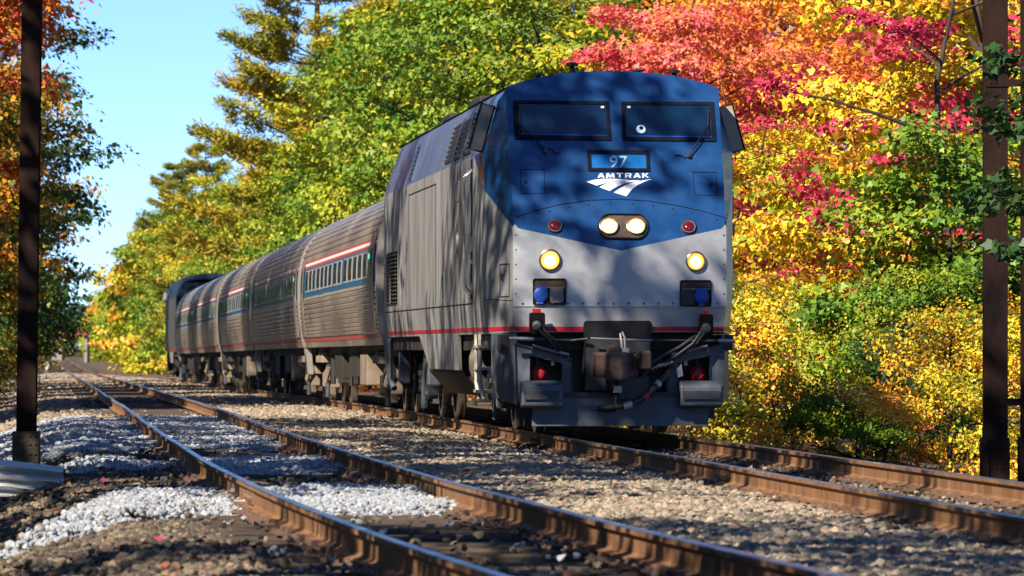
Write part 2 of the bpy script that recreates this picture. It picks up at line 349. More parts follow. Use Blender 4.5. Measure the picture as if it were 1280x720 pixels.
def build_track(name, xf, z0, ymin, ymax, label, wob, seed, zone):
    rs = np.random.RandomState(seed)
    root = empty(name, (0, 0, 0)); tag(root, label, 'railway track', kind='structure')
    yy = list(np.arange(ymin, 140, 0.9)) + list(np.arange(140, ymax, 8.0))
    for side in (-1, 1):
        wx = np.interp(yy, np.arange(0, 1400, 4.5), rs.uniform(-1, 1, 312)) * wob
        wz = np.interp(yy, np.arange(0, 1400, 5.5), rs.uniform(-1, 1, 255)) * wob * .8
        prof = rail_profile(); rows = []
        for y, a, b in zip(yy, wx, wz):
            k = 1 if y < 150 else 0
            rows.append([(xf(y) + side * .7525 + p * side * -1 + a * k, y, z0 + dip(y) + q + b * k) for p, q in prof])
        mb = MB(); mb.loft(rows, close=True); mb.f.append(tuple(range(len(prof))))
        o = mb.build('rail', M['rail'], root)
        o.data.materials.append(M['rail_head'])
        zs = np.array([p.normal.z for p in o.data.polygons]); 
        n = len(prof)
        for p in o.data.polygons:
            ks = [vi % n for vi in p.vertices]
            if set(ks) <= {0, 1, 2, 3}: p.material_index = 1
        # joint bars where rail lengths meet
        for yj in zone['joints']:
            if side == zone['jside']:
                j = MB(); yj0, yj1 = yj - .38, yj + .38
                wa = float(np.interp(yj, yy, wx)); wb = float(np.interp(yj, yy, wz))
                for s2 in (-1, 1):
                    j.prism([(xf(yj0) + side*.7525 + s2*.011 + wa, yj0, z0 - .14 + wb), (xf(yj0) + side*.7525 + s2*.034 + wa, yj0, z0 - .135 + wb), (xf(yj0) + side*.7525 + s2*.030 + wa, yj0, z0 - .05 + wb), (xf(yj0) + side*.7525 + s2*.011 + wa, yj0, z0 - .048 + wb)], (xf(yj1) - xf(yj0), .76, 0))
                    for q in (-.28, -.1, .1, .28):
                        j.disc((xf(yj + q) + side*.7525 + s2*.03 + wa, yj + q, z0 - .095 + wb), (s2, 0, 0), [(.02, 0), (.02, .022), (.012, .026)], 6)
                j.build('joint_bar', M['plate'], root)
    # sleepers
    meshes = []
    for k in range(5):
        mb = MB(); L = 1.30
        prof = [(-.115, -.2), (-.117, -.02), (-.09, 0.0 - .012 * rs.rand()), (-.05, -.004 - .012 * rs.rand()), (-.03, -.022 * rs.rand()), (0, -.006 - .01 * rs.rand()), (.04, -.02 * rs.rand()), (.06, -.002), (.095, -.008 * rs.rand()), (.117, -.02), (.115, -.2)]
        rows = []
        for i, x in enumerate(np.linspace(-L, L, 9)):
            e = 0.012 if i in (0, 8) else 0.0
            rows.append([(x + rs.uniform(-.006, .006), q + rs.uniform(-.005, .005), z + rs.uniform(-.006, .004) - e) for q, z in prof])
        mb.loft(rows, close=True); n = len(prof); mb.f += [tuple(range(n)), tuple(range(8 * n, 9 * n))]
        me = mb.mesh('sleeper_timber'); me.materials.append(M['tie']); meshes.append(me)
    pm = MB()
    pm.prism([(-.17, -.095, 0), (.17, -.095, 0), (.17, .095, 0), (-.17, .095, 0)], (0, 0, .014))
    for sx in (-1, 1):
        pm.box(sx * .085, sx * .10, -.095, .095, .014, .026)
        for sy in (-.055, .055):
            pm.box(sx * .070, sx * .098, sy - .011, sy + .011, .014, .043); pm.box(sx * .055, sx * .09, sy - .014, sy + .014, .036, .046)
            pm.box(sx * .135, sx * .155, sy - .011, sy + .011, .014, .032)
    plate_me = pm.mesh('tie_plate'); plate_me.materials.append(M['plate'])
    am = MB(); am.box(-.10, .10, .125, .150, -.030, .010); am.box(.062, .09, .118, .157, -.030, .024); am.box(-.09, -.062, .118, .157, -.030, .024)
    anchor_me = am.mesh('rail_anchor'); anchor_me.materials.append(M['plate'])
    y = zone['tie0']; i = 0; far = MB()
    while y < zone['tie_far']:
        dx = xf(y + .5) - xf(y - .5); rz = -math.atan(dx)
        zt = z0 + dip(y) - .187
        if i < zone['n_ties']:
            o = bpy.data.objects.new('sleeper', meshes[rs.randint(5)]); COL.objects.link(o); o.parent = root
            o.location = (xf(y) + rs.uniform(-.09, .09), y, zt - rs.uniform(0, .034)); o.rotation_euler = (rs.uniform(-.05, .05), rs.uniform(-.008, .008), rz + rs.uniform(-.02, .02))
            if y < zone['plates_to']:
                for s in (-1, 1):
                    p = bpy.data.objects.new('tie_plate', plate_me); COL.objects.link(p); p.parent = o
                    p.location = (s * .7525 - (o.location.x - xf(y)), 0, .002 + .5 * (zt - o.location.z))
                    if rs.rand() < .7:
                        q = bpy.data.objects.new('rail_anchor', anchor_me); COL.objects.link(q); q.parent = o
                        q.location = (s * .7525 - (o.location.x - xf(y)), 0, .012)
        else:
            far.box(xf(y) - 1.3, xf(y) + 1.3, y - .115, y + .115, zt - .15, zt)
        i += 1; y += .54 + rs.uniform(-.03, .03)
    if far.v: tag(far.build('distant_sleepers', M['tie'], root), kind='stuff')
    return root

build_track('railway_track', x_left, Z_LEFT, 12, 900, 'empty near track with rust-brown rails and white gravel between sleepers', .011, 3,
            dict(joints=[38.6, 71.0], jside=-1, tie0=20.2, tie_far=330, n_ties=230, plates_to=62))
build_track('railway_track', x_train, 0.0, 12, 400, 'far track with rust-brown rails that the train runs on', .006, 5,
            dict(joints=[65.6, 47.5], jside=-1, tie0=30.2, tie_far=240, n_ties=150, plates_to=66))

# ------------------------------------------------------------------ ballast stones (geometry nodes: stone clusters over strips of ground)
def stone_mat(name, cols):
    m = bpy.data.materials.new(name); m.use_nodes = True; nt = m.node_tree; p = nt.nodes['Principled BSDF']
    at = nd(nt, 'ShaderNodeAttribute', attribute_name='tone'); oi = nd(nt, 'ShaderNodeObjectInfo')
    ad = nd(nt, 'ShaderNodeMath', operation='ADD'); nt.links.new(at.outputs['Fac'], ad.inputs[0]); nt.links.new(oi.outputs['Random'], ad.inputs[1])
    fr = nd(nt, 'ShaderNodeMath', operation='FRACT'); nt.links.new(ad.outputs[0], fr.inputs[0])
    cr = nd(nt, 'ShaderNodeValToRGB'); el = cr.color_ramp.elements
    while len(el) < len(cols): el.new(0.5)
    for e, (q, c) in zip(el, cols): e.position = q; e.color = (*c, 1)
    nt.links.new(fr.outputs[0], cr.inputs['Fac']); 
    nz = nd(nt, 'ShaderNodeTexNoise', Scale=60.0, Detail=3.0); tc = nd(nt, 'ShaderNodeTexCoord'); nt.links.new(tc.outputs['Object'], nz.inputs['Vector'])
    hv = nd(nt, 'ShaderNodeHueSaturation'); mr = nd(nt, 'ShaderNodeMapRange'); mr.inputs['To Min'].default_value = .75; mr.inputs['To Max'].default_value = 1.2
    nt.links.new(nz.outputs['Fac'], mr.inputs['Value']); nt.links.new(mr.outputs['Result'], hv.inputs['Value']); nt.links.new(cr.outputs['Color'], hv.inputs['Color'])
    nt.links.new(hv.outputs['Color'], p.inputs['Base Color']); p.inputs['Roughness'].default_value = 0.85
    return m
M['st_white'] = stone_mat('fresh white ballast', [(0, (.27, .29, .325)), (.5, (.41, .435, .475)), (.85, (.22, .24, .28)), (1, (.34, .27, .2))])
M['st_grey'] = stone_mat('tan grey ballast', [(0, (.10, .085, .07)), (.35, (.26, .21, .155)), (.7, (.40, .325, .23)), (.9, (.17, .14, .11)), (1, (.44, .26, .15))])
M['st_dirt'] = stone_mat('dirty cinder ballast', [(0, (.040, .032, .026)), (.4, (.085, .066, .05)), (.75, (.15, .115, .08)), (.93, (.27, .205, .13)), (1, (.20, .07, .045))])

def stone_group(name, mt, rmin, rmax, patch, npatch, density, seed):
    ng = bpy.data.node_groups.new(name, 'GeometryNodeTree')
    ng.interface.new_socket('Geometry', in_out='INPUT', socket_type='NodeSocketGeometry')
    ng.interface.new_socket('Geometry', in_out='OUTPUT', socket_type='NodeSocketGeometry')
    N = ng.nodes; L = ng.links
    gi = N.new('NodeGroupInput'); go = N.new('NodeGroupOutput')
    # one cluster
    join = N.new('GeometryNodeGeometryToInstance')
    for k in range(3):
        gr = N.new('GeometryNodeMeshGrid'); gr.inputs['Size X'].default_value = patch; gr.inputs['Size Y'].default_value = patch
        dp = N.new('GeometryNodeDistributePointsOnFaces'); dp.inputs['Density'].default_value = npatch / patch ** 2; dp.inputs['Seed'].default_value = seed + k
        L.new(gr.outputs['Mesh'], dp.inputs['Mesh'])
        ic = N.new('GeometryNodeMeshIcoSphere'); ic.inputs['Subdivisions'].default_value = 2 if rmax > .04 and density < 0 else 1; ic.inputs['Radius'].default_value = 1.0
        ip = N.new('GeometryNodeInstanceOnPoints'); L.new(dp.outputs['Points'], ip.inputs['Points']); L.new(ic.outputs['Mesh'], ip.inputs['Instance'])
        rr = N.new('FunctionNodeRandomValue'); rr.data_type = 'FLOAT_VECTOR'; rr.inputs[0].default_value = (0, 0, 0); rr.inputs[1].default_value = (6.28, 6.28, 6.28); rr.inputs['Seed'].default_value = k + 1
        L.new(rr.outputs[0], ip.inputs['Rotation'])
        sc_ = N.new('FunctionNodeRandomValue'); sc_.data_type = 'FLOAT_VECTOR'; sc_.inputs[0].default_value = (rmin, rmin, rmin * .8); sc_.inputs[1].default_value = (rmax, rmax, rmax * .8); sc_.inputs['Seed'].default_value = k + 9
        L.new(sc_.outputs[0], ip.inputs['Scale'])
        st = N.new('GeometryNodeStoreNamedAttribute'); st.data_type = 'FLOAT'; st.domain = 'INSTANCE'; st.inputs['Name'].default_value = 'tone'
        rt = N.new('FunctionNodeRandomValue'); rt.data_type = 'FLOAT'; rt.inputs['Seed'].default_value = k + 31
        L.new(ip.outputs['Instances'], st.inputs['Geometry']); L.new(rt.outputs[1], st.inputs['Value'])
        rl = N.new('GeometryNodeRealizeInstances'); L.new(st.outputs['Geometry'], rl.inputs['Geometry'])
        sp = N.new('GeometryNodeSetPosition'); nz = N.new('ShaderNodeTexNoise'); nz.inputs['Scale'].default_value = .55 / rmax; nz.inputs['Detail'].default_value = 1
        sub = N.new('ShaderNodeVectorMath'); sub.operation = 'SUBTRACT'; sub.inputs[1].default_value = (.5, .5, .5)
        ml = N.new('ShaderNodeVectorMath'); ml.operation = 'SCALE'; ml.inputs['Scale'].default_value = rmax * 1.5
        L.new(nz.outputs['Color'], sub.inputs[0]); L.new(sub.outputs[0], ml.inputs[0]); L.new(ml.outputs[0], sp.inputs['Offset'])
        L.new(rl.outputs['Geometry'], sp.inputs['Geometry'])
        sm = N.new('GeometryNodeSetMaterial'); sm.inputs['Material'].default_value = mt; L.new(sp.outputs['Geometry'], sm.inputs['Geometry'])
        L.new(sm.outputs['Geometry'], join.inputs['Geometry'])
    d2 = N.new('GeometryNodeDistributePointsOnFaces'); d2.inputs['Density'].default_value = abs(density); d2.inputs['Seed'].default_value = seed
    L.new(gi.outputs[0], d2.inputs['Mesh'])
    i2 = N.new('GeometryNodeInstanceOnPoints'); i2.inputs['Pick Instance'].default_value = True
    L.new(d2.outputs['Points'], i2.inputs['Points']); L.new(join.outputs[0], i2.inputs['Instance'])
    r2 = N.new('FunctionNodeRandomValue'); r2.data_type = 'FLOAT_VECTOR'; r2.inputs[0].default_value = (-.12, -.12, 0); r2.inputs[1].default_value = (.12, .12, 6.28)
    L.new(r2.outputs[0], i2.inputs['Rotation'])
    s2 = N.new('FunctionNodeRandomValue'); s2.data_type = 'FLOAT'; s2.inputs[2].default_value = .8; s2.inputs[3].default_value = 1.2; s2.inputs['Seed'].default_value = 4
    L.new(s2.outputs[1], i2.inputs['Scale'])
    L.new(i2.outputs['Instances'], go.inputs[0])
    return ng

def strip(name, mt, label, y0, y1, ua, ub, zf, rmin, rmax, density, seed, dy=1.0, du=.3, npatch=14, patch=.3, keep=None):
    """scatter stones over ground between lateral offsets ua(y)..ub(y) from the near track"""
    mb = MB(); ny = max(2, int((y1 - y0) / dy) + 1)
    for i in range(ny - 1):
        ya = y0 + (y1 - y0) * i / (ny - 1); yb = y0 + (y1 - y0) * (i + 1) / (ny - 1)
        a, b = ua(ya), ub(ya); nu = max(1, int((b - a) / du))
        for k in range(nu):
            q = [(ya, a + (b - a) * k / nu), (ya, a + (b - a) * (k + 1) / nu), (yb, ua(yb) + (ub(yb) - ua(yb)) * (k + 1) / nu), (yb, ua(yb) + (ub(yb) - ua(yb)) * k / nu)]
            mx = sum(p[1] for p in q) / 4; my = (ya + yb) / 2
            if keep and not keep(mx, my): continue
            mb.add([(x_left(p[0]) + p[1], p[0], zf(x_left(p[0]) + p[1], p[0])) for p in q], [(0, 1, 2, 3)])
    me = bpy.data.meshes.new(name); me.from_pydata(mb.v, [], mb.f)
    o = obj(name, me, None, mt)
    md = o.modifiers.new('stones', 'NODES'); md.node_group = stone_group(name, mt, rmin, rmax, patch, npatch, density, seed)
    return tag(o, label, 'gravel', kind='stuff')

# where fresh white stone has been dumped: (y0, y1, u0, u1, extra height)
WHITE = [(61.5, 90, -.70, .70, .12), (60.5, 88, -3.2, -.80, .10), (49.5, 57.0, -.66, .66, .14), (51.5, 56, -1.9, -.82, .10),
         (37.4, 44.6, -.64, .68, .15), (36.0, 46.0, -2.75, -.80, .12)]
def white_h(u, y):
    h = 0
    for y0, y1, u0, u1, e in WHITE:
        m = min(_sm(y0, y0 + 1.6, y), _sm(y1, y1 - 1.6, y)) if y0 < y < y1 else 0
        m *= min(_sm(u0 - .15, u0 + .3, u) if u0 < -1 else 1, 1) if u0 - .15 < u < u1 + .05 else 0
        if y0 == 36.0:                       # this one tapers as it spills down the shoulder
            k = max(0.0, -u - .7); c = 42.0 - 3.2 * k; w = 3.7 - 1.75 * k
            m = max(0.0, min(1.0, (w - abs(y - c)) / .7)) if -2.75 < u < -.78 and w > 0 else 0
        h = max(h, m * e)
    return h
def zf_ballast(x, y): return ground_z(x, y) + .012
def zf_white(x, y): return ground_z(x, y) + white_h(x - x_left(y), y) + .0
def in_white(u, y):
    j = .22 * math.sin(u * 7 + y * 2.3) + .2 * math.sin(y * 5 + u * 3)
    return white_h(u, y + j) > .045 or (white_h(u, y + j * 2.2) > .001 and random.random() < .3) or (white_h(u, y + j * 3.5) > .001 and random.random() < .12)
gap = lambda y: x_train(y) - x_left(y)
# fresh white stone
for k, (y0, y1, u0, u1, e) in enumerate(WHITE):
    if y0 == 36.0: y0 = 33.5
    w = ['fresh white stone heaped between the near rails, farthest patch', 'fresh white stone on the left shoulder just past the dark post', 'fresh white stone between the near rails, middle patch',
         'small scatter of white stone left of the near rail', 'bright white stone between the near rails, closest patch', 'white stone spilling down the shoulder at lower left'][k]
    near = y1 < 60
    strip('white_gravel', M['st_white'], w, y0, y1, lambda y, a=u0: a, lambda y, b=u1: b, zf_white, .016 if near else .024, .033 if near else .044, 85 if near else 50, 20 + k, dy=.35, du=.12, keep=lambda u, y: in_white(u, y))
# tan stone between the tracks
strip('tan_gravel', M['st_grey'], 'tan grey ballast stones between the two tracks, close to the camera', 22, 50, lambda y: .85, lambda y: gap(y) - .80, zf_ballast, .020, .042, 62, 41, du=.25)
strip('tan_gravel', M['st_grey'], 'tan grey ballast stones between the two tracks, beside the locomotive', 50, 84, lambda y: .85, lambda y: gap(y) - .80, zf_ballast, .024, .05, 40, 42, dy=2)
strip('tan_gravel', M['st_grey'], 'tan grey ballast stones between the tracks, beside the coaches', 84, 190, lambda y: .85, lambda y: gap(y) - .8, zf_ballast, .04, .07, 14, 43, dy=4, du=.6, patch=.5)
# dirty stone: in the cribs and on the shoulders
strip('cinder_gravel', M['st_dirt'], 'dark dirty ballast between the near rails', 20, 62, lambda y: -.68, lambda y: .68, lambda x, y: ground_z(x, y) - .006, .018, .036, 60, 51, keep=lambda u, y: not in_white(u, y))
strip('cinder_gravel', M['st_dirt'], 'dark dirty ballast on the shoulder at lower left', 20, 62, lambda y: -4.2, lambda y: -.82, zf_ballast, .020, .042, 52, 52, keep=lambda u, y: not in_white(u, y))
strip('cinder_gravel', M['st_grey'], 'dusty ballast along the near track in the distance', 62, 190, lambda y: -4.6, lambda y: .70, zf_ballast, .04, .07, 13, 53, dy=4, du=.6, patch=.5, keep=lambda u, y: not in_white(u, y))
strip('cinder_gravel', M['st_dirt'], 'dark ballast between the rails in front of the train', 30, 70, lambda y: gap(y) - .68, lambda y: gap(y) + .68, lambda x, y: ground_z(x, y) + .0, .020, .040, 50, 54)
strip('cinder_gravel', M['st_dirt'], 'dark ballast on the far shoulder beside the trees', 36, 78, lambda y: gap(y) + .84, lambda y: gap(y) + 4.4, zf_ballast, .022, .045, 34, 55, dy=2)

strip('cinder_gravel', M['st_grey'], 'dusty ballast far down the tracks towards the bridge', 190, 430, lambda y: -4.2, lambda y: gap(y) - .8, zf_ballast, .06, .11, 4.5, 56, dy=8, du=1.0, patch=.8)
strip('loose_gravel', M['st_dirt'], 'loose dark stones lying on the near sleepers', 20, 60, lambda y: -1.3, lambda y: 1.15, lambda x, y: Z_LEFT - .18, .014, .032, 3.2, 61, npatch=4, keep=lambda u, y: not in_white(u, y))
strip('loose_gravel', M['st_white'], 'loose pale stones lying on the near sleepers', 22, 60, lambda y: -1.3, lambda y: .66, lambda x, y: Z_LEFT - .178, .012, .028, 1.0, 62, npatch=4, keep=lambda u, y: not in_white(u, y))
strip('loose_gravel', M['st_grey'], 'loose tan stones on the sleepers ahead of the train', 30, 66, lambda y: gap(y) - 1.3, lambda y: gap(y) + 1.2, lambda x, y: -.19, .014, .032, 3.0, 63, npatch=4)
# fallen leaves on the stones
def litter(n, y0, y1, sz, seed, side):
    rs = np.random.RandomState(seed); V = []; T = []
    for _ in range(n):
        y = y0 + (y1 - y0) * rs.rand()
        u = rs.uniform(-4.0, -.9) if rs.rand() < side else rs.uniform(.9, gap(y) - .85)
        x = x_left(y) + u; z = ground_z(x, y) + .045
        a = rs.rand() * 6.28; s = sz * rs.uniform(.6, 1.2); tz = rs.uniform(-.5, .9) * s
        c, d = math.cos(a) * s, math.sin(a) * s
        V += [(x - c, y - d, z), (x + d * .6, y - c * .6, z + tz), (x + c, y + d, z + tz * .4), (x - d * .6, y + c * .6, z + .01)]; T.append(rs.rand())
    return np_mesh('fallen_leaves', np.array(V), n, 4, T)
tag(obj('fallen_leaves', litter(900, 24, 90, .045, 3, .6), None, M['lf_litter']), 'scattered red and brown fallen leaves on the ballast', 'fallen leaves', kind='stuff')
# ------------------------------------------------------------------ locomotive
LYAW = math.atan(HEAD)
L_ORI = Vector((x_train(Y_NOSE), Y_NOSE, 0.0))
L_MAT = Matrix.Translation(L_ORI) @ Matrix.Rotation(LYAW, 4, 'Z')
L_INV = L_MAT.inverted()
RAKE = 0.50
SURF = {}
def defsurf(name, p, n): SURF[name] = (Vector(p), Vector(n).normalized())
defsurf('face', (0, 0, 2.21), (0, -1, RAKE))
defsurf('noseL', (0, 0, 1.8), (-0.126, -1.28, 0)); defsurf('noseR', (0, 0, 1.8), (0.126, -1.28, 0))
defsurf('low', (0, .03, 1.40), (0, -1, -.19))
defsurf('side', (-1.52, 0, 0), (-1, 0, 0)); defsurf('upper', (-1.52, 0, 3.44), (-.64, 0, .19))
defsurf('pilot', (0, .16, .6), (0, -1, 0)); defsurf('pilot_in', (0, .55, .6), (0, -1, 0)); defsurf('front', (0, -.02, .6), (0, -1, 0)); defsurf('coupler', (0, -.35, .8), (0, -1, 0))
def S(px, py, surf):
    """point on a locomotive surface seen at a photo pixel, in locomotive coordinates"""
    p, n = SURF[surf]
    o = L_INV @ Vector((0, 0, CAMZ)); d = (L_INV.to_3x3() @ Vector(((px - 640) / F_PX, 1, (HOR - py) / F_PX)))
    t = (p - o).dot(n) / d.dot(n)
    return o + d * t
def N_(surf): return SURF[surf][1]
def plate(name, pts, surf, m, parent, th=.01, lift=.002, bevel=0):
    n = N_(surf); q = [S(a, b, surf) + n * lift for a, b in pts]
    return MB().prism(q, n * th).build(name, m, parent, bevel=bevel)
def frame(name, outer, inner, surf, m, parent, th=.012, lift=.002):
    n = N_(surf)
    return MB().ring([S(a, b, surf) + n * lift for a, b in outer], [S(a, b, surf) + n * lift for a, b in inner], n * th).build(name, m, parent)
def rect(x0, y0, x1, y1): return [(x0, y0), (x1, y0), (x1, y1), (x0, y1)]
def rrect(x0, y0, x1, y1, r=3):
    out = []
    for cx, cy, a0 in ((x1 - r, y0 + r, -90), (x1 - r, y1 - r, 0), (x0 + r, y1 - r, 90), (x0 + r, y0 + r, 180)):
        for k in range(4):
            a = math.radians(a0 + 30 * k); out.append((cx + r * math.cos(a), cy + r * math.sin(a)))
    return out

def build_loco():
    R = empty('diesel_locomotive', L_ORI, LYAW)
    LEN = 20.35; YC = 1.40
    arc = [(1.295, 4.20), (1.12, 4.265), (.9, 4.325), (.6, 4.375), (.3, 4.40), (0, 4.41)]
    fy = lambda z: (z - 2.21) * RAKE
    # --- silver sides with the lower tumble-in
    for sx in (-1, 1):
        mb = MB(); X = lambda v: sx * v
        ysx = [YC, 2.95] + list(np.linspace(3.6, LEN, 9))
        mb.loft([[(X(1.47), y, 1.22), (X(1.495), y, 1.40), (X(1.52), y, 1.60), (X(1.52), y, 2.97 if i == 0 else 3.44)] for i, y in enumerate(ysx)])
        mb.add([(X(1.28), .126, 2.49), (X(1.28), .126, 1.57), (X(1.52), YC, 1.60), (X(1.52), YC, 2.97)], [(0, 1, 2, 3)])
        mb.add([(X(1.28), .126, 1.57), (X(1.25), .18, 1.24), (X(1.47), YC, 1.22), (X(1.495), YC, 1.40), (X(1.52), YC, 1.60)], [(0, 1, 2, 3, 4)])
        mb.build('side_panel', M['silver'], R, smooth=20)
        # blue cheek of the cab
        bl = MB()
        bl.add([(X(1.28), .126, 2.49), (X(1.52), YC, 2.97), (X(1.52), YC, 3.44), (X(1.28), fy(3.44), 3.44)], [(0, 1, 2, 3)])
        bl.add([(X(1.52), YC, 2.97), (X(1.52), 2.95, 3.44), (X(1.52), YC, 3.44)], [(0, 1, 2)])
        bl.add([(X(1.28), fy(3.44), 3.44), (X(1.52), YC, 3.44), (X(1.33), YC + .25, 4.07), (X(1.27), fy(4.20), 4.20)], [(0, 1, 2, 3)])
        bl.add([(X(1.52), YC, 3.44), (X(1.52), 2.3, 3.44), (X(1.33), 2.3, 4.07), (X(1.33), YC + .25, 4.07)], [(0, 1, 2, 3)])
        bl.add([(X(1.33), YC + .25, 4.07), (X(1.33), 2.3, 4.07), (X(1.27), 2.3, 4.20), (X(1.27), fy(4.20), 4.20)], [(0, 1, 2, 3)])
        bl.build('cab_cheek', M['blue'], R, smooth=12)
        up = MB()
        up.loft([[(X(1.52), y, 3.44), (X(1.33), y, 4.07), (X(1.27), y, 4.20)] for y in [2.3] + list(np.linspace(4, LEN - .5, 7))])
        up.add([(X(1.52), LEN - .5, 3.44), (X(1.33), LEN - .5, 4.07), (X(1.27), LEN - .5, 4.20), (X(1.2), LEN, 4.05), (X(1.52), LEN, 3.44)], [(0, 1, 2, 3, 4)])
        up.build('upper_side_panel', M['upper_blue'], R, smooth=12)
    # --- roof, back end
    mb = MB(); ring = [(-x, z) for x, z in arc] + [(x, z) for x, z in arc[-2::-1]]
    mb.loft([[(x, fy(z) if i == 0 else y, z) for x, z in ring] for i, y in enumerate([0] + list(np.linspace(1.6, LEN - .5, 9)))])
    mb.loft([[(x, LEN - .5, z) for x, z in ring], [(x * .95, LEN, 3.9 + (z - 4.2) * .6 + .15) for x, z in ring]])
    mb.build('roof', M['blue'], R, smooth=25)
    MB().prism([(-1.52, LEN, 1.22), (1.52, LEN, 1.22), (1.52, LEN, 3.44), (1.2, LEN, 4.04), (-1.2, LEN, 4.04), (-1.52, LEN, 3.44)], (0, .02, 0)).build('end_wall', M['silver'], R)
    MB().box(-1.40, 1.40, .45, LEN - .1, 1.02, 1.21).build('underframe', M['under'], R)
    # --- raked blue face
    ft = [(x, z) for x, z in ring]
    face = MB(); face.add([(x, fy(z), z) for x, z in [(-1.28, 2.60), (-1.265, 2.53), (-1.22, 2.477), (0, 2.21), (1.22, 2.477), (1.265, 2.53), (1.28, 2.60)] + ft[::-1]], [tuple(range(7 + len(ft)))])
    face.build('cab_face', M['blue'], R)
    # --- silver nose, two planes meeting in a ridge, and the tucked-in band under the bolt strip
    for sx, nm in ((-1, 'noseL'), (1, 'noseR')):
        mb = MB(); X = lambda v: sx * v
        mb.add([(0, 0, 2.21), (X(1.22), .120, 2.477), (X(1.265), .1245, 2.53), (X(1.28), .126, 2.49), (X(1.28), .126, 1.57), (0, 0, 1.57)], [(0, 1, 3, 4, 5), (1, 2, 3)])
        mb.build('nose_panel', M['nose_silver'], R)
        mb = MB(); mb.add([(0, 0, 1.57), (X(1.28), .126, 1.57), (X(1.25), .18, 1.24), (0, .06, 1.24)], [(0, 1, 2, 3)])
        mb.add([(0, .06, 1.24), (X(1.25), .18, 1.24), (X(1.25), .5, 1.23), (0, .5, 1.23)], [(0, 1, 2, 3)])
        mb.build('nose_sill', M['nose_silver'], R)
    # bolt strip
    bs = MB(); nb = []
    for sx in (-1, 1):
        nrm = Vector((sx * .0984, -.995, 0))
        bs.prism([(0, 0, 1.545), (sx * 1.28, .126, 1.545), (sx * 1.28, .126, 1.62), (0, 0, 1.62)], nrm * .006)
        for k in range(7):
            x = sx * (.09 + .18 * k); nb.append((Vector((x, abs(x) * .0984, 1.583)) + nrm * .006, nrm))
    strip_o = bs.build('bolt_strip', M['nose_silver'], R)
    for c, n in nb: MB().disc(c, n, [(.016, 0), (.016, .008), (.008, .011)], 8).build('bolt', M['bezel'], strip_o)
    for sx in (-1, 1):
        for z in np.linspace(1.7, 2.4, 5): MB().disc((sx * 1.25, .123, z), (sx * .1, -1, 0), [(.011, 0), (.011, .006), (.004, .008)], 6).build('edge_rivet', M['bezel'], R)
    # --- windscreens
    for k, (outer, inner) in enumerate((([(641.5, 126), (760.5, 127.3), (764, 176), (643, 174.6)], [(647.4, 130), (756.5, 131), (759, 171.5), (648.7, 169.5)]),
                                        ([(776.5, 127.7), (891.8, 128), (895, 177.3), (778, 176)], [(781, 131.8), (887, 132), (889.8, 173.2), (783, 172)]))):
        w = frame('window_frame', outer, inner, 'face', M['frame_navy'], R, .016)
        plate('glass', [(a, b) for a, b in inner], 'face', M['glass'], w, .004, .003)
        lo = inner[3][1]; plate('sill_trim', [(inner[3][0], lo - 2.2), (inner[2][0], inner[2][1] - 2.2), (inner[2][0], inner[2][1] - 1.2), (inner[3][0], lo - 1.2)], 'face', M['blue_cap'], w, .002, .008)
        sx0 = 751 if k == 0 else 784
        plate('sticker', rect(sx0, 133, sx0 + 4, 135.5), 'face', M['white'], w, .002, .008)
    # round emblem sticker behind the right pane
    d = MB(); c = S(801, 162, 'face'); d.disc(c + N_('face') * .008, N_('face'), [(.056, 0), (.056, .003)], 20)
    e = d.build('round_sticker', M['pale_cyan'], R); d2 = MB(); c2 = S(801.5, 160.5, 'face'); d2.disc(c2 + N_('face') * .012, N_('face'), [(.026, 0), (.026, .003)], 14); d2.build('sticker_centre', M['frame_navy'], e)
    # --- wipers
    for piv, tip, b0, b1, wire in (((681.5, 190), (650, 159), (647.8, 132), (651, 171), [(681.5, 190), (688, 186), (694, 192), (700, 192)]),
                                   ((861, 196), (885, 160), (885, 140), (884.5, 172), [(861, 196), (856, 198), (851, 195), (844, 194)])):
        n = N_('face'); g = lambda q, h: S(q[0], q[1], 'face') + n * h
        w = MB().tube([g(piv, .03), g(((piv[0] + tip[0]) / 2, (piv[1] + tip[1]) / 2), .06), g(tip, .04)], [.012, .010, .007], 6).build('wiper_arm', M['black'], R)
        MB().tube([g(b0, .028), g(b1, .028)], .009, 6).build('blade', M['black'], w)
        MB().disc(g(piv, .0), n, [(.028, 0), (.028, .035), (.014, .05)], 10).build('pivot', M['bezel'], w)
        MB().tube([g(q, .015) for q in wire], .006, 5).build('washer_hose', M['black'], w)
    # --- number board
    nbf = frame('number_board', [(733.6, 188.3), (811.0, 188.8), (812.2, 214.8), (735, 214)], [(738.3, 193), (807, 193.5), (808, 211.2), (739.2, 210.5)], 'face', M['frame_navy'], R, .016)
    plate('board_glass', [(738.3, 193), (807, 193.5), (808, 211.2), (739.2, 210.5)], 'face', M['board'], nbf, .004, .002)
    def text(body, px0, px1, py0, py1, m, parent, name, off=0.0, ex=.002, lift=.008):
        cu = bpy.data.curves.new(name, 'FONT'); cu.body = body; cu.size = 1.0; cu.extrude = 0.0; cu.offset = off; cu.fill_mode = 'FRONT'; cu.space_character = 1.0 if len(body) < 3 else 1.25
        t = bpy.data.objects.new(name, cu); COL.objects.link(t)
        bpy.context.view_layer.update()
        me = bpy.data.meshes.new_from_object(t.evaluated_get(bpy.context.evaluated_depsgraph_get()))
        bpy.data.objects.remove(t); me.name = name
        co = np.array([v.co[:] for v in me.vertices]); lo = co.min(0); hi = co.max(0)
        n = N_('face'); a = S(px0, py1, 'face'); b = S(px1, py1, 'face'); c = S(px0, py0, 'face')
        for v in me.vertices:
            s = (v.co.x - lo[0]) / (hi[0] - lo[0]); q = (v.co.y - lo[1]) / (hi[1] - lo[1])
            v.co = a + (b - a) * s + (c - a) * q + n * lift
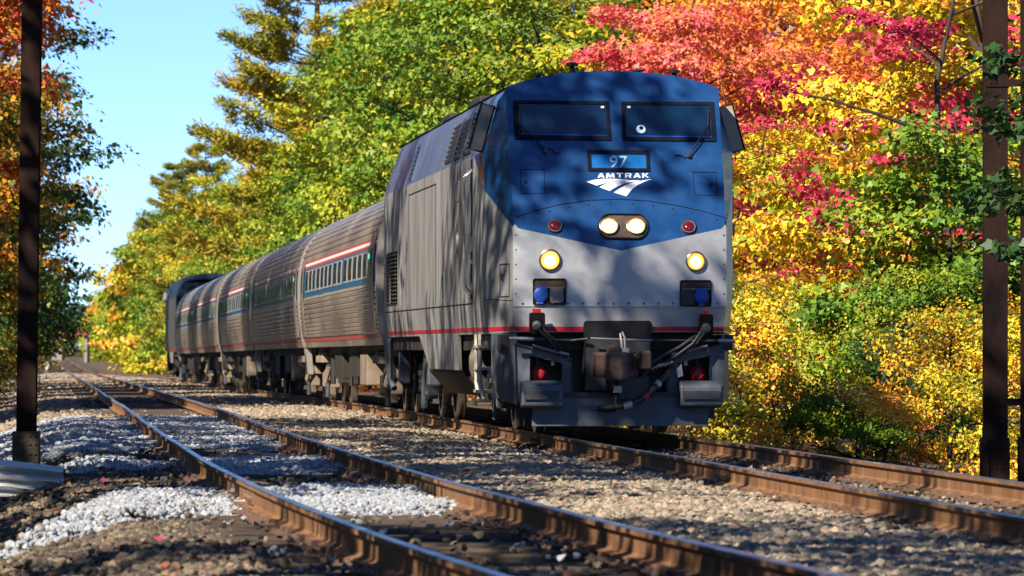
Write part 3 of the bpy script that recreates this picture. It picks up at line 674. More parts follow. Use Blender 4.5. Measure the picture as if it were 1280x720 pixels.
        me.materials.clear(); me.materials.append(m)
        o = bpy.data.objects.new(name, me); COL.objects.link(o); o.parent = parent
        so = o.modifiers.new('thick', 'SOLIDIFY'); so.thickness = .003; so.offset = 0
        return o
    text('97', 761.8, 784.5, 195.2, 209.8, M['pale_cyan'], nbf, 'lettering', .004)
    # wide capitals, each drawn from strokes in a cell 10 wide and 6 high
    def stroke(mb, a, b, w, ox):
        (x0, y0), (x1, y1) = a, b; n = N_('face')
        q = [(x0 - w, y0), (x0 + w, y0), (x1 + w, y1), (x1 - w, y1)] if abs(y1 - y0) > .1 else [(x0, y0 - w * .42), (x1, y0 - w * .42), (x1, y0 + w * .42), (x0, y0 + w * .42)]
        f = lambda p: S(746.8 + (ox + p[0]) * 66.6 / 70.5, 222.5 - p[1] * 5.7 / 6, 'face') + n * .006
        mb.prism([f(p) for p in q], n * .003)
    W_ = 1.15
    GL = {'A': [((1.1, 0), (4.7, 6)), ((8.3, 0), (4.9, 6)), ((2.5, 1.5), (7, 1.5))],
          'M': [((1.0, 0), (2.0, 6)), ((2.2, 6), (5.6, 0)), ((9.0, 6), (5.6, 0)), ((10.2, 0), (9.2, 6))],
          'T': [((4.6, 0), (4.6, 6)), ((.4, 5.5), (8.8, 5.5))],
          'R': [((1.4, 0), (1.4, 6)), ((1, 5.5), (7, 5.5)), ((1, 2.6), (7, 2.6)), ((7.3, 2.3), (7.3, 5.8)), ((4.6, 2.6), (7.8, 0))],
          'K': [((1.4, 0), (1.4, 6)), ((2.4, 2.6), (7.4, 6)), ((3.6, 3.2), (8.0, 0))]}
    ox = 0
    for c_ in 'AMTRAK':
        mb = MB()
        for a, b in GL[c_]: stroke(mb, a, b, W_, ox)
        mb.build('letter', M['white'], R); ox += 13.4 if c_ == 'M' else 11.4
    # --- swept road emblem: three bands fanning down to the left from one point
    def Z(a, b): return (720 + a / 10.28, 180 + b / 10.28)
    bands = [([(130, 490), (215, 466), (330, 452), (480, 450), (580, 454), (668, 466)], [(668, 472), (590, 473), (480, 483), (380, 505), (310, 525), (262, 538)]),
             ([(300, 558), (370, 520), (460, 490), (570, 474), (690, 470), (815, 474)], [(815, 481), (720, 490), (620, 513), (540, 545), (480, 578), (430, 607)]),
             ([(485, 627), (560, 575), (640, 530), (730, 497), (830, 476), (968, 454)], [(968, 459), (890, 485), (800, 527), (730, 575), (685, 625), (645, 675)])]
    for up_, lo_ in bands:
        mb = MB(); n = N_('face'); m_ = len(up_)
        vs = [S(*Z(*q), 'face') + n * .006 for q in up_] + [S(*Z(*q), 'face') + n * .006 for q in lo_[::-1]]
        vs += [v + n * .003 for v in vs]
        mb.add(vs, [(2*m_ + i, 2*m_ + i + 1, 3*m_ + i + 1, 3*m_ + i) for i in range(m_ - 1)] + [(i, i + 1, 2*m_ + i + 1, 2*m_ + i) for i in range(m_ - 1)])
        mb.build('emblem_band', M['white'], R)
    # --- access doors outlined on the face, curved seam with its fasteners
    for a in ([(650.3, 211.7), (680.5, 211.7), (681.2, 242.3), (651.2, 242.3)], [(866, 215), (895.2, 215), (896.8, 244.7), (868, 244)]):
        cx, cy = sum(p[0] for p in a) / 4, sum(p[1] for p in a) / 4
        h = frame('access_hatch', a, [(cx + (p[0] - cx) * .955, cy + (p[1] - cy) * .955) for p in a], 'face', M['frame_navy'], R, .003, .001)
        q = S(cx - 9 if cx < 780 else cx + 8, cy + 1, 'face'); MB().disc(q, N_('face'), [(.016, 0), (.016, .008)], 8).build('latch', M['black'], h)
    seam = [(644, 272), (670, 263), (699, 256), (735, 250.6), (775, 249), (812, 251.5), (852, 258), (882, 265), (909, 273)]
    n = N_('face'); sm = MB()
    for (a, b), (c, d2_) in zip(seam[:-1], seam[1:]):
        sm.prism([S(a, b - .45, 'face') + n * .001, S(c, d2_ - .45, 'face') + n * .001, S(c, d2_ + .45, 'face') + n * .001, S(a, b + .45, 'face') + n * .001], n * .003)
    so = sm.build('nose_seam', M['frame_navy'], R)
    for q in [(655, 273.5), (687, 264.5), (711.5, 259), (736, 256), (763, 254.5), (791, 255), (816, 257.5), (841, 261), (866, 266), (896, 275)]:
        MB().disc(S(*q, 'face'), n, [(.011, 0), (.011, .005)], 6).build('fastener', M['black'], so)
    # --- lamps
    def lamp(name, px, py, r, surf, kind, parent):
        n = N_(surf); c = S(px, py, surf)
        if kind == 'marker':
            b = MB().disc(c, n, [(r * 1.22, 0), (r * 1.22, .018), (r * .98, .026), (r * .95, .012)], 24).build(name, M['black'], parent, smooth=40)
            ring_ = MB(); pr = []
            for k in range(20): pr.append(c + n * .024 + ( (n.orthogonal().normalized()) * math.cos(k * math.pi / 10) + n.cross(n.orthogonal().normalized()) * math.sin(k * math.pi / 10)) * r * .98)
            ring_.tube(pr + [pr[0]], .006, 5); ring_.build('chrome_ring', M['steel'], b)
            MB().disc(c, n, [(r * .93, .014), (r * .8, .032), (r * .45, .046), (r * .1, .05)], 20).build('lens', M['red_lens'], b, smooth=60)
        else:
            b = MB().disc(c, n, [(r * 1.12, 0), (r * 1.12, .030), (r * 1.0, .038), (r * .96, .014)], 28).build(name, M['bezel'], parent, smooth=40)
            MB().disc(c, n, [(r * .95, .010), (r * .9, .018), (r * .5, .022)], 24).build('reflector', M['lamp_warm2' if kind == 'ditch' else 'lamp_warm'], b)
            MB().disc(c - Vector((0, 0, r * .06)), n, [(r * .56, .023), (r * .50, .034), (r * .25, .042)], 20).build('bulb_glass', M['lamp'], b, smooth=60)
        return b
    lamp('marker_light', 693.7, 283, .078, 'face', 'marker', R); lamp('marker_light', 860.7, 284.3, .078, 'face', 'marker', R)
    hl = []
    for k in range(24):
        a = 2 * math.pi * k / 24; hl.append((778.7 + (17 if math.cos(a) > 0 else -17) + 14.5 * math.cos(a), 283.7 + 16 * math.sin(a)))
    cx, cy = 778.7, 283.7
    hf = frame('headlight', [(cx + (a - cx) * 1.0, cy + (b - cy) * 1.0) for a, b in hl], [(cx + (a - cx) * .95, cy + (b - cy) * .92) for a, b in hl], 'face', M['black'], R, .03)
    plate('backplate', [(cx + (a - cx) * .95, cy + (b - cy) * .92) for a, b in hl], 'face', M['rust_coupler'], hf, .008, .002)
    for px in (761, 795): 
        n = N_('face'); c = S(px, 283.5, 'face'); r = .118
        MB().disc(c, n, [(r, .010), (r, .034), (r * .9, .038), (r * .88, .02)], 26).build('lamp_rim', M['bezel'], hf, smooth=40)
        MB().disc(c, n, [(r * .87, .012), (r * .84, .020), (r * .4, .022)], 24).build('reflector', M['lamp_warm'], hf, smooth=60)
        MB().disc(c, n, [(r * .60, .023), (r * .54, .034), (r * .28, .040)], 24).build('lamp_glass', M['lamp'], hf, smooth=60)
    lamp('ditch_light', 687.5, 325, .118, 'noseL', 'ditch', R); lamp('ditch_light', 869.3, 326.6, .108, 'noseR', 'ditch', R)
    # --- sockets with hinged caps
    for sf, x0, y0, x1, y1, blue, grey in (('noseL', 666, 348, 708, 381.5, (676, 368.5), (696, 368.5)), ('noseR', 849.5, 350, 889, 383.4, (876, 371), (858.5, 371))):
        sb = frame('socket_box', rrect(x0, y0, x1, y1), rrect(x0 + 1.2, y0 + 1.2, x1 - 1.2, y1 - 1.2, 2.4), sf, M['black'], R, .022)
        plate('recess', rrect(x0 + 1, y0 + 1, x1 - 1, y1 - 1, 2.4), sf, M['brown_back'], sb, .004, .004)
        plate('shadow_board', rect(x0 + 2, y0 + 12, x1 - 2, y1 - 2.5), sf, M['black'], sb, .006, .008)
        n = N_(sf)
        MB().disc(S(*blue, sf) + n * .012, n, [(.088, 0), (.088, .03), (.06, .045)], 18).build('blue_cap', M['blue_cap'], sb, smooth=40)
        plate('cap_hinge', rect(blue[0] - 7.5, blue[1] - 10.5, blue[0] + 7.5, blue[1] - 6), sf, M['blue_cap'], sb, .03, .012)
        plate('cap_lip', rect(blue[0] - 3, blue[1] + 7.5, blue[0] + 3, blue[1] + 11.5), sf, M['blue_cap'], sb, .03, .012)
        plate('grey_cap', rrect(grey[0] - 8.5, grey[1] - 9.5, grey[0] + 8.5, grey[1] + 10), sf, M['grey_cap'] if sf == 'noseL' else M['pilot_dark'], sb, .03, .012)
        plate('upper_rail', rect(x0 + 2, y0 + 10.5, x1 - 2, y0 + 12), sf, M['bezel'], sb, .012, .012)
    # --- red stripe along front and sides
    n = N_('low')
    for x0, x1 in ((-1.255, -.44), (.385, 1.255)):
        f = lambda x, z: Vector((x, abs(x) * .0969 + .0 + (1.57 - z) * (.054 / .33) , z))
        MB().prism([f(x0, 1.252), f(x1, 1.252), f(x1, 1.305), f(x0, 1.305)], (0, -.005, 0)).build('red_stripe', M['red'], R)
    for sx in (-1, 1):
        st = MB()
        st.prism([(sx * 1.2515, .174, 1.26), (sx * 1.4745, YC, 1.255), (sx * 1.4815, YC, 1.305), (sx * 1.256, .168, 1.31)], (sx * .005, -.002, 0))
        st.prism([(sx * 1.4748, YC, 1.255), (sx * 1.4748, LEN, 1.255), (sx * 1.4818, LEN, 1.305), (sx * 1.4818, YC, 1.305)], (sx * .005, 0, 0))
        st.build('red_stripe', M['red'], R)
    # --- left side: seams, louvres, handrail slots, doors
    def side_mark(name, y0, y1, z0, z1, m, th=.004, x=-1.521, parent=R): return MB().box(x, x - th, y0, y1, z0, z1).build(name, m, parent)
    for y, z0, z1 in ((3.05, 1.62, 3.42), (9.3, 1.62, 3.3), (14.6, 1.62, 3.3)): side_mark('panel_seam', y, y + .03, z0, z1, M['black'])
    side_mark('panel_seam', 3.1, LEN, 1.60, 1.613, M['black'], .005)
    side_mark('panel_seam', 9.3, 14.6, 3.28, 3.295, M['black'])
    side_mark('door_slot', 3.20, 3.34, 2.45, 3.40, M['black'], .006)
    for z0, z1 in ((2.16, 2.26), (1.86, 2.1), (1.66, 1.76)): side_mark('step_slot', 3.22, 3.42, z0, z1, M['black'], .006)
    side_mark('cab_door_edge', 3.40, 3.47, 1.62, 3.42, M['steel'], .012)
    for y in (3.12, 3.52):
        MB().tube([(-1.53, y, 1.72), (-1.60, y, 1.80), (-1.60, y, 3.2), (-1.53, y, 3.28)], .016, 6).build('handrail', M['steel'], R)
    side_mark('latch_slot', 8.0, 8.12, 1.72, 2.02, M['black'], .006); side_mark('vent_plate', 5.2, 6.1, 2.95, 3.2, M['silver'], .012)
    hd = MB(); hd.disc((-1.522, 5.6, 2.42), (-1, 0, 0), [(.16, 0), (.16, .02), (.12, .03)], 18); hd.build('filler_cap', M['silver'], R, smooth=40)
    # lower left: chamfer hatch
    cn = Vector((-1.274, -.24, 0)).normalized(); P0 = Vector((-1.28, .126, 0)); dV = Vector((-.24, 1.274, 0))
    def ch(t, z): return P0 + dV * t + Vector((0, 0, z))
    MB().ring([ch(.12, 1.66) + cn * .002, ch(.45, 1.66) + cn * .002, ch(.45, 2.06) + cn * .002, ch(.12, 2.06) + cn * .002], [ch(.135, 1.672) + cn * .002, ch(.435, 1.672) + cn * .002, ch(.435, 2.048) + cn * .002, ch(.135, 2.048) + cn * .002], cn * .003).build('corner_hatch', M['black'], R)
    MB().prism([ch(.33, 1.86), ch(.37, 1.86), ch(.37, 1.94), ch(.33, 1.94)], cn * .02).build('hatch_latch', M['bezel'], R)
    MB().prism([ch(.0, 1.61), ch(1.0, 1.64), ch(1.0, 1.648), ch(.0, 1.618)], cn * .003).build('panel_seam', M['black'], R)
    # rear lower louvre: frame and blades
    g = MB(); g.box(-1.505, -1.523, 17.2, 19.7, 1.72, 2.52)
    go_ = g.build('louvre', M['black'], R)
    for k in range(13): MB().prism([(-1.522, 17.22, 1.74 + k * .06), (-1.556, 17.22, 1.735 + k * .06), (-1.552, 17.22, 1.75 + k * .06)], (0, 2.46, 0)).build('blade', M['grille'], go_)
    MB().box(-1.54, -1.562, 18.4, 18.5, 1.72, 2.52).build('louvre_post', M['grille'], go_)
    # radiator grilles in the slanted panel
    un = Vector((-.63, 0, .19)).normalized(); U0 = Vector((-1.52, 0, 3.44)); ud = Vector((.19, 0, .63))
    def up_(y, t): return U0 + Vector((0, y, 0)) + ud * t
    for y0, y1 in ((3.15, 4.55), (4.75, 6.2), (6.4, 7.9), (13.9, 14.8)):
        g = MB().prism([up_(y0, .08) + un * .002, up_(y1, .08) + un * .002, up_(y1, .92) + un * .002, up_(y0, .92) + un * .002], un * .004).build('roof_grille', M['black'], R)
        ns = 8
        for k in range(ns):
            t = .12 + .1 * k
            MB().prism([up_(y0, t) + un * .006, up_(y0, t + .035) + un * .035, up_(y0, t + .05) + un * .030], (0, y1 - y0, 0)).build('blade', M['grille'], g)
        for yy_ in (y0 - .06, y1 + .01): MB().prism([up_(yy_, .04) + un * .002, up_(yy_ + .06, .04) + un * .002, up_(yy_ + .06, .96) + un * .002, up_(yy_, .96) + un * .002], un * .036).build('grille_frame', M['upper_blue'], g)
    # --- wind deflectors beside the cab windows
    for sx in (-1, 1):
        w = MB()
        c0, c1 = Vector((sx * 1.53, 1.62, 3.44)), Vector((sx * 1.375, 1.62, 4.0))
        out = Vector((sx * .165, -.05, .035)); 
        w.prism([c0, c0 + out, c1 + out, c1], (0, .03, 0))
        d = w.build('wind_deflector', M['mirror'], R)
        e = MB(); ins = .0
        e.tube([c0, c0 + out, c1 + out, c1, c0], .013, 6); e.build('rim', M['black'], d)
        for q in (.05, .95):
            a = c0 + (c1 - c0) * q; MB().tube([a, a + Vector((-sx * .09, .12, 0))], .014, 6).build('bracket', M['steel'], d)
        if sx > 0: MB().tube([c0 + Vector((0, 0, -.06)), c0 + Vector((.25, 0, -.08)), c0 + Vector((.42, 0, -.03))], .006, 5).build('whisker', M['black'], d)
    # --- roof fittings
    for x, y, h in ((-.86, 1.4, .06), (-.46, 1.25, .13), (-.25, 2.4, .04), (.36, 1.35, .04), (.80, 1.35, .10)):
        z = 4.41 - .135 * (x / 1.1) ** 2 - .01
        MB().disc((x, y, z), (0, 0, 1), [(.05, 0), (.035, h * .4), (.028, h * .7), (.075, h * .75), (.075, h), (.03, h + .015)], 10).build('roof_aerial', M['black'], R, smooth=30)
    for x, y in ((-1.05, 6.4), (-1.05, 11.5), (-.95, 17.5)):
        MB().box(x - .12, x + .3, y, y + 1.5, 4.26, 4.36).build('roof_hatch', M['under'], R, bevel=.03)
    # --- pilot: plough plate, wings, steps
    sd = MB()
    for sx in (-1, 1):
        q = MB().prism([(sx * 1.25, .20, 1.225), (sx * 1.45, 1.22, 1.225), (sx * 1.45, 1.22, .68), (sx * 1.38, .82, .42), (sx * 1.24, .17, .38)], (-sx * .02, 0, 0)).build('pilot_side', M['pilot'], R)
    plow = MB().prism([(-1.03, .14, .48), (-1.06, .09, .12), (1.06, .09, .12), (1.06, .10, .22), (1.10, .12, .48)], (0, .03, 0)).build('plough', M['pilot'], R)
    MB().prism([(-.72, .10, .52), (.72, .10, .52), (.72, .10, .475), (-.72, .10, .475)], (0, .08, 0)).build('plough_lip', M['pilot_dark'], plow)
    MB().box(-1.2, 1.2, .62, .66, .2, 1.2).build('pilot_back', M['pilot_dark'], R)
    for sx in (-1, 1):
        X = lambda v: sx * v
        w = MB()
        # wing panel with a window for the hose connections
        out_ = [(X(1.26), .13, 1.10), (X(.58), .13, .92), (X(.56), .13, .46), (X(1.24), .16, .40)]
        in_ = [(X(1.08), .13, .96), (X(.70), .13, .87), (X(.70), .13, .58), (X(1.08), .13, .58)]
        w.ring([Vector(p) for p in out_], [Vector(p) for p in in_], (0, .03, 0)); wo = w.build('pilot_wing', M['pilot'], R)
        MB().prism([(X(1.26), .13, 1.10), (X(.58), .13, .92), (X(.58), .60, .92), (X(1.26), .60, 1.10)], (0, 0, .015)).build('wing_shelf', M['pilot_dark'], wo)
        MB().prism([(X(.58), .13, .92), (X(.56), .13, .46), (X(.56), .60, .46), (X(.58), .60, .92)], (X(.02), 0, 0)).build('wing_return', M['pilot_dark'], wo)
        # handle bar
        hb = MB(); a, b = Vector((X(1.05), .09, 1.075)), Vector((X(.62), .09, .97))
        hb.tube([a + Vector((0, .05, -.06)), a, b, b + Vector((0, .05, -.06))], .018, 8); hb.build('grab_handle', M['steel'], wo)
        # red capped hose cock and cut-out cocks
        MB().disc((X(.96), .36, .74), (0, -1, 0), [(.10, 0), (.10, .05), (.06, .09), (.03, .10)], 12).box(X(.96) - .05, X(.96) + .05, .30, .36, .60, .72).build('red_cap', M['red_cap'], wo)
        MB().box(X(.96) - .02, X(.96) + .02, .40, .45, .5, .95).build('hose_bracket', M['pilot_dark'], wo)
        MB().box(X(.80) - .018, X(.80) + .018, .2, .23, .84, .89).build('tag_plate', M['pale_metal'], wo)
        # corner step: curved box with tread
        s = MB(); s.prism([(X(1.20), .02, .66), (X(1.20), -.10, .60), (X(1.20), -.12, .36), (X(1.20), .06, .33), (X(1.20), .13, .45), (X(1.20), .13, .66)], (X(-.50), 0, 0))
        so_ = s.build('corner_step', M['pilot'], R, bevel=.02)
        MB().prism([(X(1.17), -.115, .54), (X(.73), -.115, .54), (X(.73), -.135, .44), (X(1.17), -.135, .44)], (0, -.012, 0)).build('tread_edge', M['pilot_dark'], so_)
    # uncoupling lever
    ul = MB(); ul.tube([(-1.34, -.03, 1.165), (-1.05, -.02, 1.155)], .022, 8); ul.build('uncoupling_lever', M['steel'], R, smooth=50)
    MB().tube([(-1.05, -.02, 1.155), (-.6, 0, 1.14), (-.4, -.05, 1.16)], .016, 8).build('lever_rod', M['pilot_dark'], R)
    MB().tube([(-.38, -.10, 1.165), (.02, -.12, 1.15), (.36, -.10, 1.14)], .014, 8).build('lever_rod', M['steel'], R)
    MB().tube([(.36, -.10, 1.14), (.8, 0, 1.14), (1.14, -.02, 1.135), (1.33, -.03, 1.13)], [.014, .014, .018, .022], 8).build('lever_rod', M['pilot_dark'], R)
    MB().tube([(1.16, -.045, 1.135), (1.36, -.05, 1.13)], .024, 8).build('lever_handle', M['steel'], R)
    # coupler pocket and coupler
    pk = MB(); pts = [(-.445, 1.17), (-.445, 1.345), (-.42, 1.375), (.345, 1.375), (.37, 1.345), (.37, 1.17)]
    pk.prism([(x, .045 - .0 + abs(x) * .05, z) for x, z in pts], (0, -.05, 0)); pk.build('coupler_pocket', M['black'], R)
    MB().box(-.42, .35, .03, .6, .55, 1.17).build('draft_box', M['pilot_dark'], R)
    cp = empty('coupler'); cp.parent = R
    MB().box(-.16, .16, -.30, .1, .72, .98).build('shank', M['rust_coupler'], cp, bevel=.02)
    hd = MB(); hd.prism([(-.36, -.14, .70), (-.34, -.32, .70), (-.22, -.44, .70), (-.10, -.50, .70), (.02, -.44, .70), (.10, -.34, .70), (.14, -.26, .70), (.2, -.14, .70)], (0, 0, .30)); hd.build('head', M['rust_coupler'], cp, bevel=.03)
    MB().prism([(-.25, -.40, .66), (-.20, -.58, .66), (-.06, -.62, .66), (.03, -.54, .66), (.02, -.40, .66)], (0, 0, .34)).build('knuckle', M['rust_coupler'], cp, bevel=.03)
    MB().prism([(.14, -.22, .78), (.2, -.46, .80), (.30, -.50, .80), (.33, -.30, .80), (.30, -.14, .78)], (0, 0, .22)).build('guard_arm', M['rust_coupler'], cp, bevel=.02)
    MB().disc((-.12, -.40, 1.0), (0, 0, 1), [(.10, 0), (.09, .05), (.05, .09)], 12).build('pin_boss', M['rust_coupler'], cp, smooth=40)
    MB().tube([(-.03, -.42, .98), (-.04, -.42, 1.10), (-.055, -.40, 1.22), (-.03, -.38, 1.24), (-.0, -.40, 1.17), (0, -.40, 1.0)], .013, 6).box(-.07, .05, -.44, -.36, .995, 1.05).build('lift_link', M['pale_metal'], cp)
    MB().tube([(-.15, -.42, .68), (-.15, -.42, .56)], .018, 6).build('lock_stem', M['rust_coupler'], cp)
    MB().box(-.05, .30, -.2, .0, .45, .70).build('carrier', M['pilot_dark'], R)
    ck = MB(); 
    for k in range(6): ck.disc((-.08 - .004 * k, -.22, .56 - .045 * k), (1 if k % 2 else 0, 0 if k % 2 else 1, 0), [(.024, -.006), (.024, .006)], 8)
    ck.build('chain', M['rust_coupler'], R)
    MB().box(-.12, -.02, -.26, -.2, .52, .60).build('chain_shackle', M['pale_metal'], R)
    # brake hose with its glad-hand
    h = MB().tube([(.62, .05, .82), (.50, -.10, .70), (.36, -.18, .56), (.2, -.24, .43), (.02, -.26, .36), (-.12, -.25, .345)], [.036, .038, .038, .038, .036, .034], 10).build('brake_hose', M['hose'], R, smooth=60)
    MB().tube([(-.10, -.25, .345), (-.20, -.25, .33), (-.32, -.25, .33)], [.05, .045, .03], 10).build('glad_hand', M['black'], h, smooth=40)
    MB().tube([(.0, -.262, .357), (.10, -.256, .388)], .043, 10).build('hose_band', M['pale_metal'], h)
    MB().tube([(.40, -.165, .60), (.44, -.14, .64)], .045, 10).build('hose_clamp', M['pale_metal'], h)
    MB().tube([(.24, -.235, .455), (.29, -.215, .495)], .041, 10).build('hose_mark', M['red_cap'], h)
    for k in range(4):
        MB().tube([(.36 + .05 * k, -.06, .80 + .012 * k), (.46 + .05 * k, -.09, .86 + .01 * k)], .010, 5).build('hose_strap', M['pale_metal'], h)
    MB().prism([(.66, -.02, .80), (.72, -.02, .86), (.74, -.02, .72), (.68, -.02, .70)], (0, -.01, 0)).build('hose_tag', M['pale_metal'], h)
    # jumper sockets with cables
    for sx, bx, pts in ((-1, (661, 390, 680.7, 415.8), [(-1.02, .0, 1.36), (-.98, -.06, 1.26), (-.86, -.03, 1.14), (-.76, .06, 1.03), (-.68, .2, .95)]),
                        (1, (873.5, 392, 890.7, 419.4), [(.985, .0, 1.34), (.95, -.07, 1.24), (.85, -.07, 1.10), (.66, -.06, .96), (.46, -.04, .84), (.34, .02, .74), (.28, .12, .66)])):
        b = plate('jumper_socket', rrect(*bx, 2.5), 'low', M['black'], R, .05, .03)
        plate('red_tab', rect(bx[0] + 4, bx[1] - 5, bx[2] - 5, bx[1] - .5), 'low', M['red_cap'], b, .02, .045)
        cx_ = (bx[0] + bx[2]) / 2; MB().disc(S(cx_ - 1, (bx[1] + bx[3]) / 2 + 2, 'low') + N_('low') * .08, N_('low'), [(.055, 0), (.055, .05), (.03, .07)], 10).build('plug', M['grey_cap'], b)
        cb = MB(); cb.tube([Vector(p) for p in pts], .020, 8); cb.tube([Vector(p) + Vector((.05, .01, .01)) for p in pts], .018, 8); cb.build('jumper_cable', M['hose'], b, smooth=60)
    MB().tube([(.9, .02, 1.2), (.7, -.02, 1.06), (.5, -.06, .96), (.30, -.06, .82), (.22, .0, .70)], .022, 8).build('spare_cable', M['hose'], R, smooth=60)
    # --- ladder and equipment under the cab, skirt, tanks
    ld = empty('ladder'); ld.parent = R
    for yy_ in (2.25, 2.85):
        MB().tube([(-1.50, yy_, 1.22), (-1.50, yy_, .62), (-1.46, yy_ - .05, .42)], .026, 6).build('stile', M['pale_metal'], ld)
    for z in (1.05, .78, .50): MB().box(-1.53, -1.30, 2.2, 2.9, z, z + .035).build('step', M['pale_metal'], ld)
    MB().tube([(-1.42, 3.3, 1.2), (-1.44, 3.4, .95), (-1.38, 3.15, .8)], .03, 6).build('sand_pipe', M['pale_metal'], R)
    MB().tube([(-1.40, 1.7, 1.15), (-1.36, 1.6, .9), (-1.42, 1.75, .7)], .03, 6).build('brake_pipe', M['pale_metal'], R)
    MB().disc((-1.30, 4.6, .86), (-1, 0, 0), [(.2, 0), (.2, .1), (.1, .14)], 14).build('brake_cylinder', M['dusty'], R, smooth=40)
    MB().box(-1.40, -1.1, 1.35, 2.1, .62, .80).box(-1.38, -1.1, 1.5, 2.0, .44, .56).build('step_box', M['pale_metal'], R)
    for sx in (-1, 1):
        MB().prism([(sx * 1.472, 6.0, 1.225), (sx * 1.472, 13.2, 1.225), (sx * 1.44, 11.6, .76), (sx * 1.44, 6.2, .76)], (-sx * .03, 0, 0)).build('tank_skirt', M['silver'], R)
    MB().prism([(-1.38, 6.3, 1.02), (1.38, 6.3, 1.02), (1.38, 6.3, .72), (1.1, 6.3, .42), (-1.1, 6.3, .42), (-1.38, 6.3, .72)], (0, 6.2, 0)).build('fuel_tank', M['under'], R)
    def truck(yc, parent, wb, r, nm='truck', dark=M['under'], whx=.7525):
        t = empty(nm, (0, yc, 0)); t.parent = parent
        for yy_ in (-wb / 2, wb / 2):
            for sx in (-1, 1):
                w = MB().disc((sx * (whx - .07), yy_, r), (sx, 0, 0), [(r + .03, 0), (r + .03, .02), (r, .035), (r * .985, .13), (r * .80, .135), (r * .74, .07), (r * .3, .06), (r * .26, .15), (.05, .16)], 32).build('wheel', M['wheel'], t, smooth=35)
                w.data.materials.append(M['wheel_rim'])
                for p in w.data.polygons:
                    vv = [v // 32 for v in p.vertices]
                    if set(vv) <= {1, 2, 3, 4} and len(vv) == 4: p.material_index = 1
                MB().box(sx * 1.02, sx * 1.22, yy_ - .16, yy_ + .16, r - .16, r + .14).build('axle_box', dark, t, bevel=.02)
            MB().tube([(-.95, yy_, r), (.95, yy_, r)], .085, 10).build('axle', M['wheel'], t)
        for sx in (-1, 1):
            MB().prism([(sx * 1.0, -wb / 2 - .35, r + .10), (sx * 1.0, -wb / 2 - .3, r + .28), (sx * 1.0, -.5, r + .34), (sx * 1.0, .5, r + .34), (sx * 1.0, wb / 2 + .3, r + .28), (sx * 1.0, wb / 2 + .35, r + .10), (sx * 1.0, wb / 2 - .3, r + .12), (sx * 1.0, .5, r - .22), (sx * 1.0, -.5, r - .22), (sx * 1.0, -wb / 2 + .3, r + .12)], (sx * .14, 0, 0)).build('side_frame', dark, t)
            for yy_ in (-.28, .28): MB().disc((sx * 1.12, yy_, r - .12), (0, 0, 1), [(.11, 0), (.13, .05), (.11, .1), (.13, .15), (.11, .2), (.13, .25), (.11, .32)], 12).build('spring', dark, t)
            MB().tube([(sx * 1.2, -.75, r + .3), (sx * 1.22, -.68, r - .35)], .05, 8).build('damper', M['pilot'], t)
        MB().box(-1.0, 1.0, -.3, .3, r - .05, r + .3).build('bolster', dark, t)
        return t
    truck(3.85, R, 2.85, .51); truck(16.4, R, 2.85, .51)
    for q in ((-1.3, -1.05, 14.4, 14.8, .35, 1.0), (-1.3, -1.1, 13.9, 14.2, .5, 1.1), (-1.36, -1.2, 18.9, 19.3, .5, 1.15)): MB().box(*q).build('air_tank', M['pilot'], R, bevel=.03)
    MB().tube([(-1.46, 19.9, 1.2), (-1.46, 19.9, .55), (-1.40, 19.7, .42)], .05, 6).build('rear_step', M['pilot'], R)
    return R, truck
loco, truck = build_loco()
tag(loco, 'blue and silver diesel locomotive with lit headlights leading the train', 'locomotive')
# ------------------------------------------------------------------ coaches
_cz = [1.10, 1.30, 1.60, 2.00, 2.40, 2.70, 2.95, 3.20, 3.42, 3.60, 3.74, 3.83, 3.87]
_cx = [1.46, 1.505, 1.545, 1.575, 1.575, 1.55, 1.50, 1.39, 1.22, .98, .68, .34, 0.0]
def cprof(t):
    """smooth half section by a 0..12 parameter -> (x, z)"""
    i = min(int(t), 11); f = t - i
    g = lambda a, k: a[max(0, min(12, k))]
    def cr(a):
        p0, p1, p2, p3 = g(a, i - 1), g(a, i), g(a, i + 1), g(a, i + 2)
        return .5 * ((2*p1) + (-p0 + p2) * f + (2*p0 - 5*p1 + 4*p2 - p3) * f*f + (-p0 + 3*p1 - 3*p2 + p3) * f**3)
    return cr(_cx), cr(_cz)
def at_z(z):
    lo, hi = 0.0, 12.0
    for _ in range(30):
        m = (lo + hi) / 2
        if cprof(m)[1] < z: lo = m
        else: hi = m
    return lo
def cnorm(t):
    a, b = cprof(max(0, t - .02)), cprof(min(12, t + .02)); d = (b[0] - a[0], b[1] - a[1]); l = math.hypot(*d) or 1
    return d[1] / l, -d[0] / l
def section():
    half = []
    def plain(z0, z1, n):
        a, b = at_z(z0), at_z(z1)
        for k in range(n): half.append(cprof(a + (b - a) * k / n))
    def flute(z0, z1, n, dep):
        a, b = at_z(z0), (12.0 if z1 >= 3.87 else at_z(z1))
        for k in range(n):
            for q, d in ((0, 0), (.18, dep), (.72, dep), (.88, 0)):
                t = a + (b - a) * (k + q) / n; x, z = cprof(t); nx, nz = cnorm(t); half.append((max(0, x + nx * d), z + nz * d))
    plain(1.10, 1.30, 3); flute(1.30, 2.05, 9, .022); plain(2.05, 2.92, 8); flute(2.92, 3.87, 13, .020)
    half.append((0, 3.875))
    return half
COACH_L = 25.55
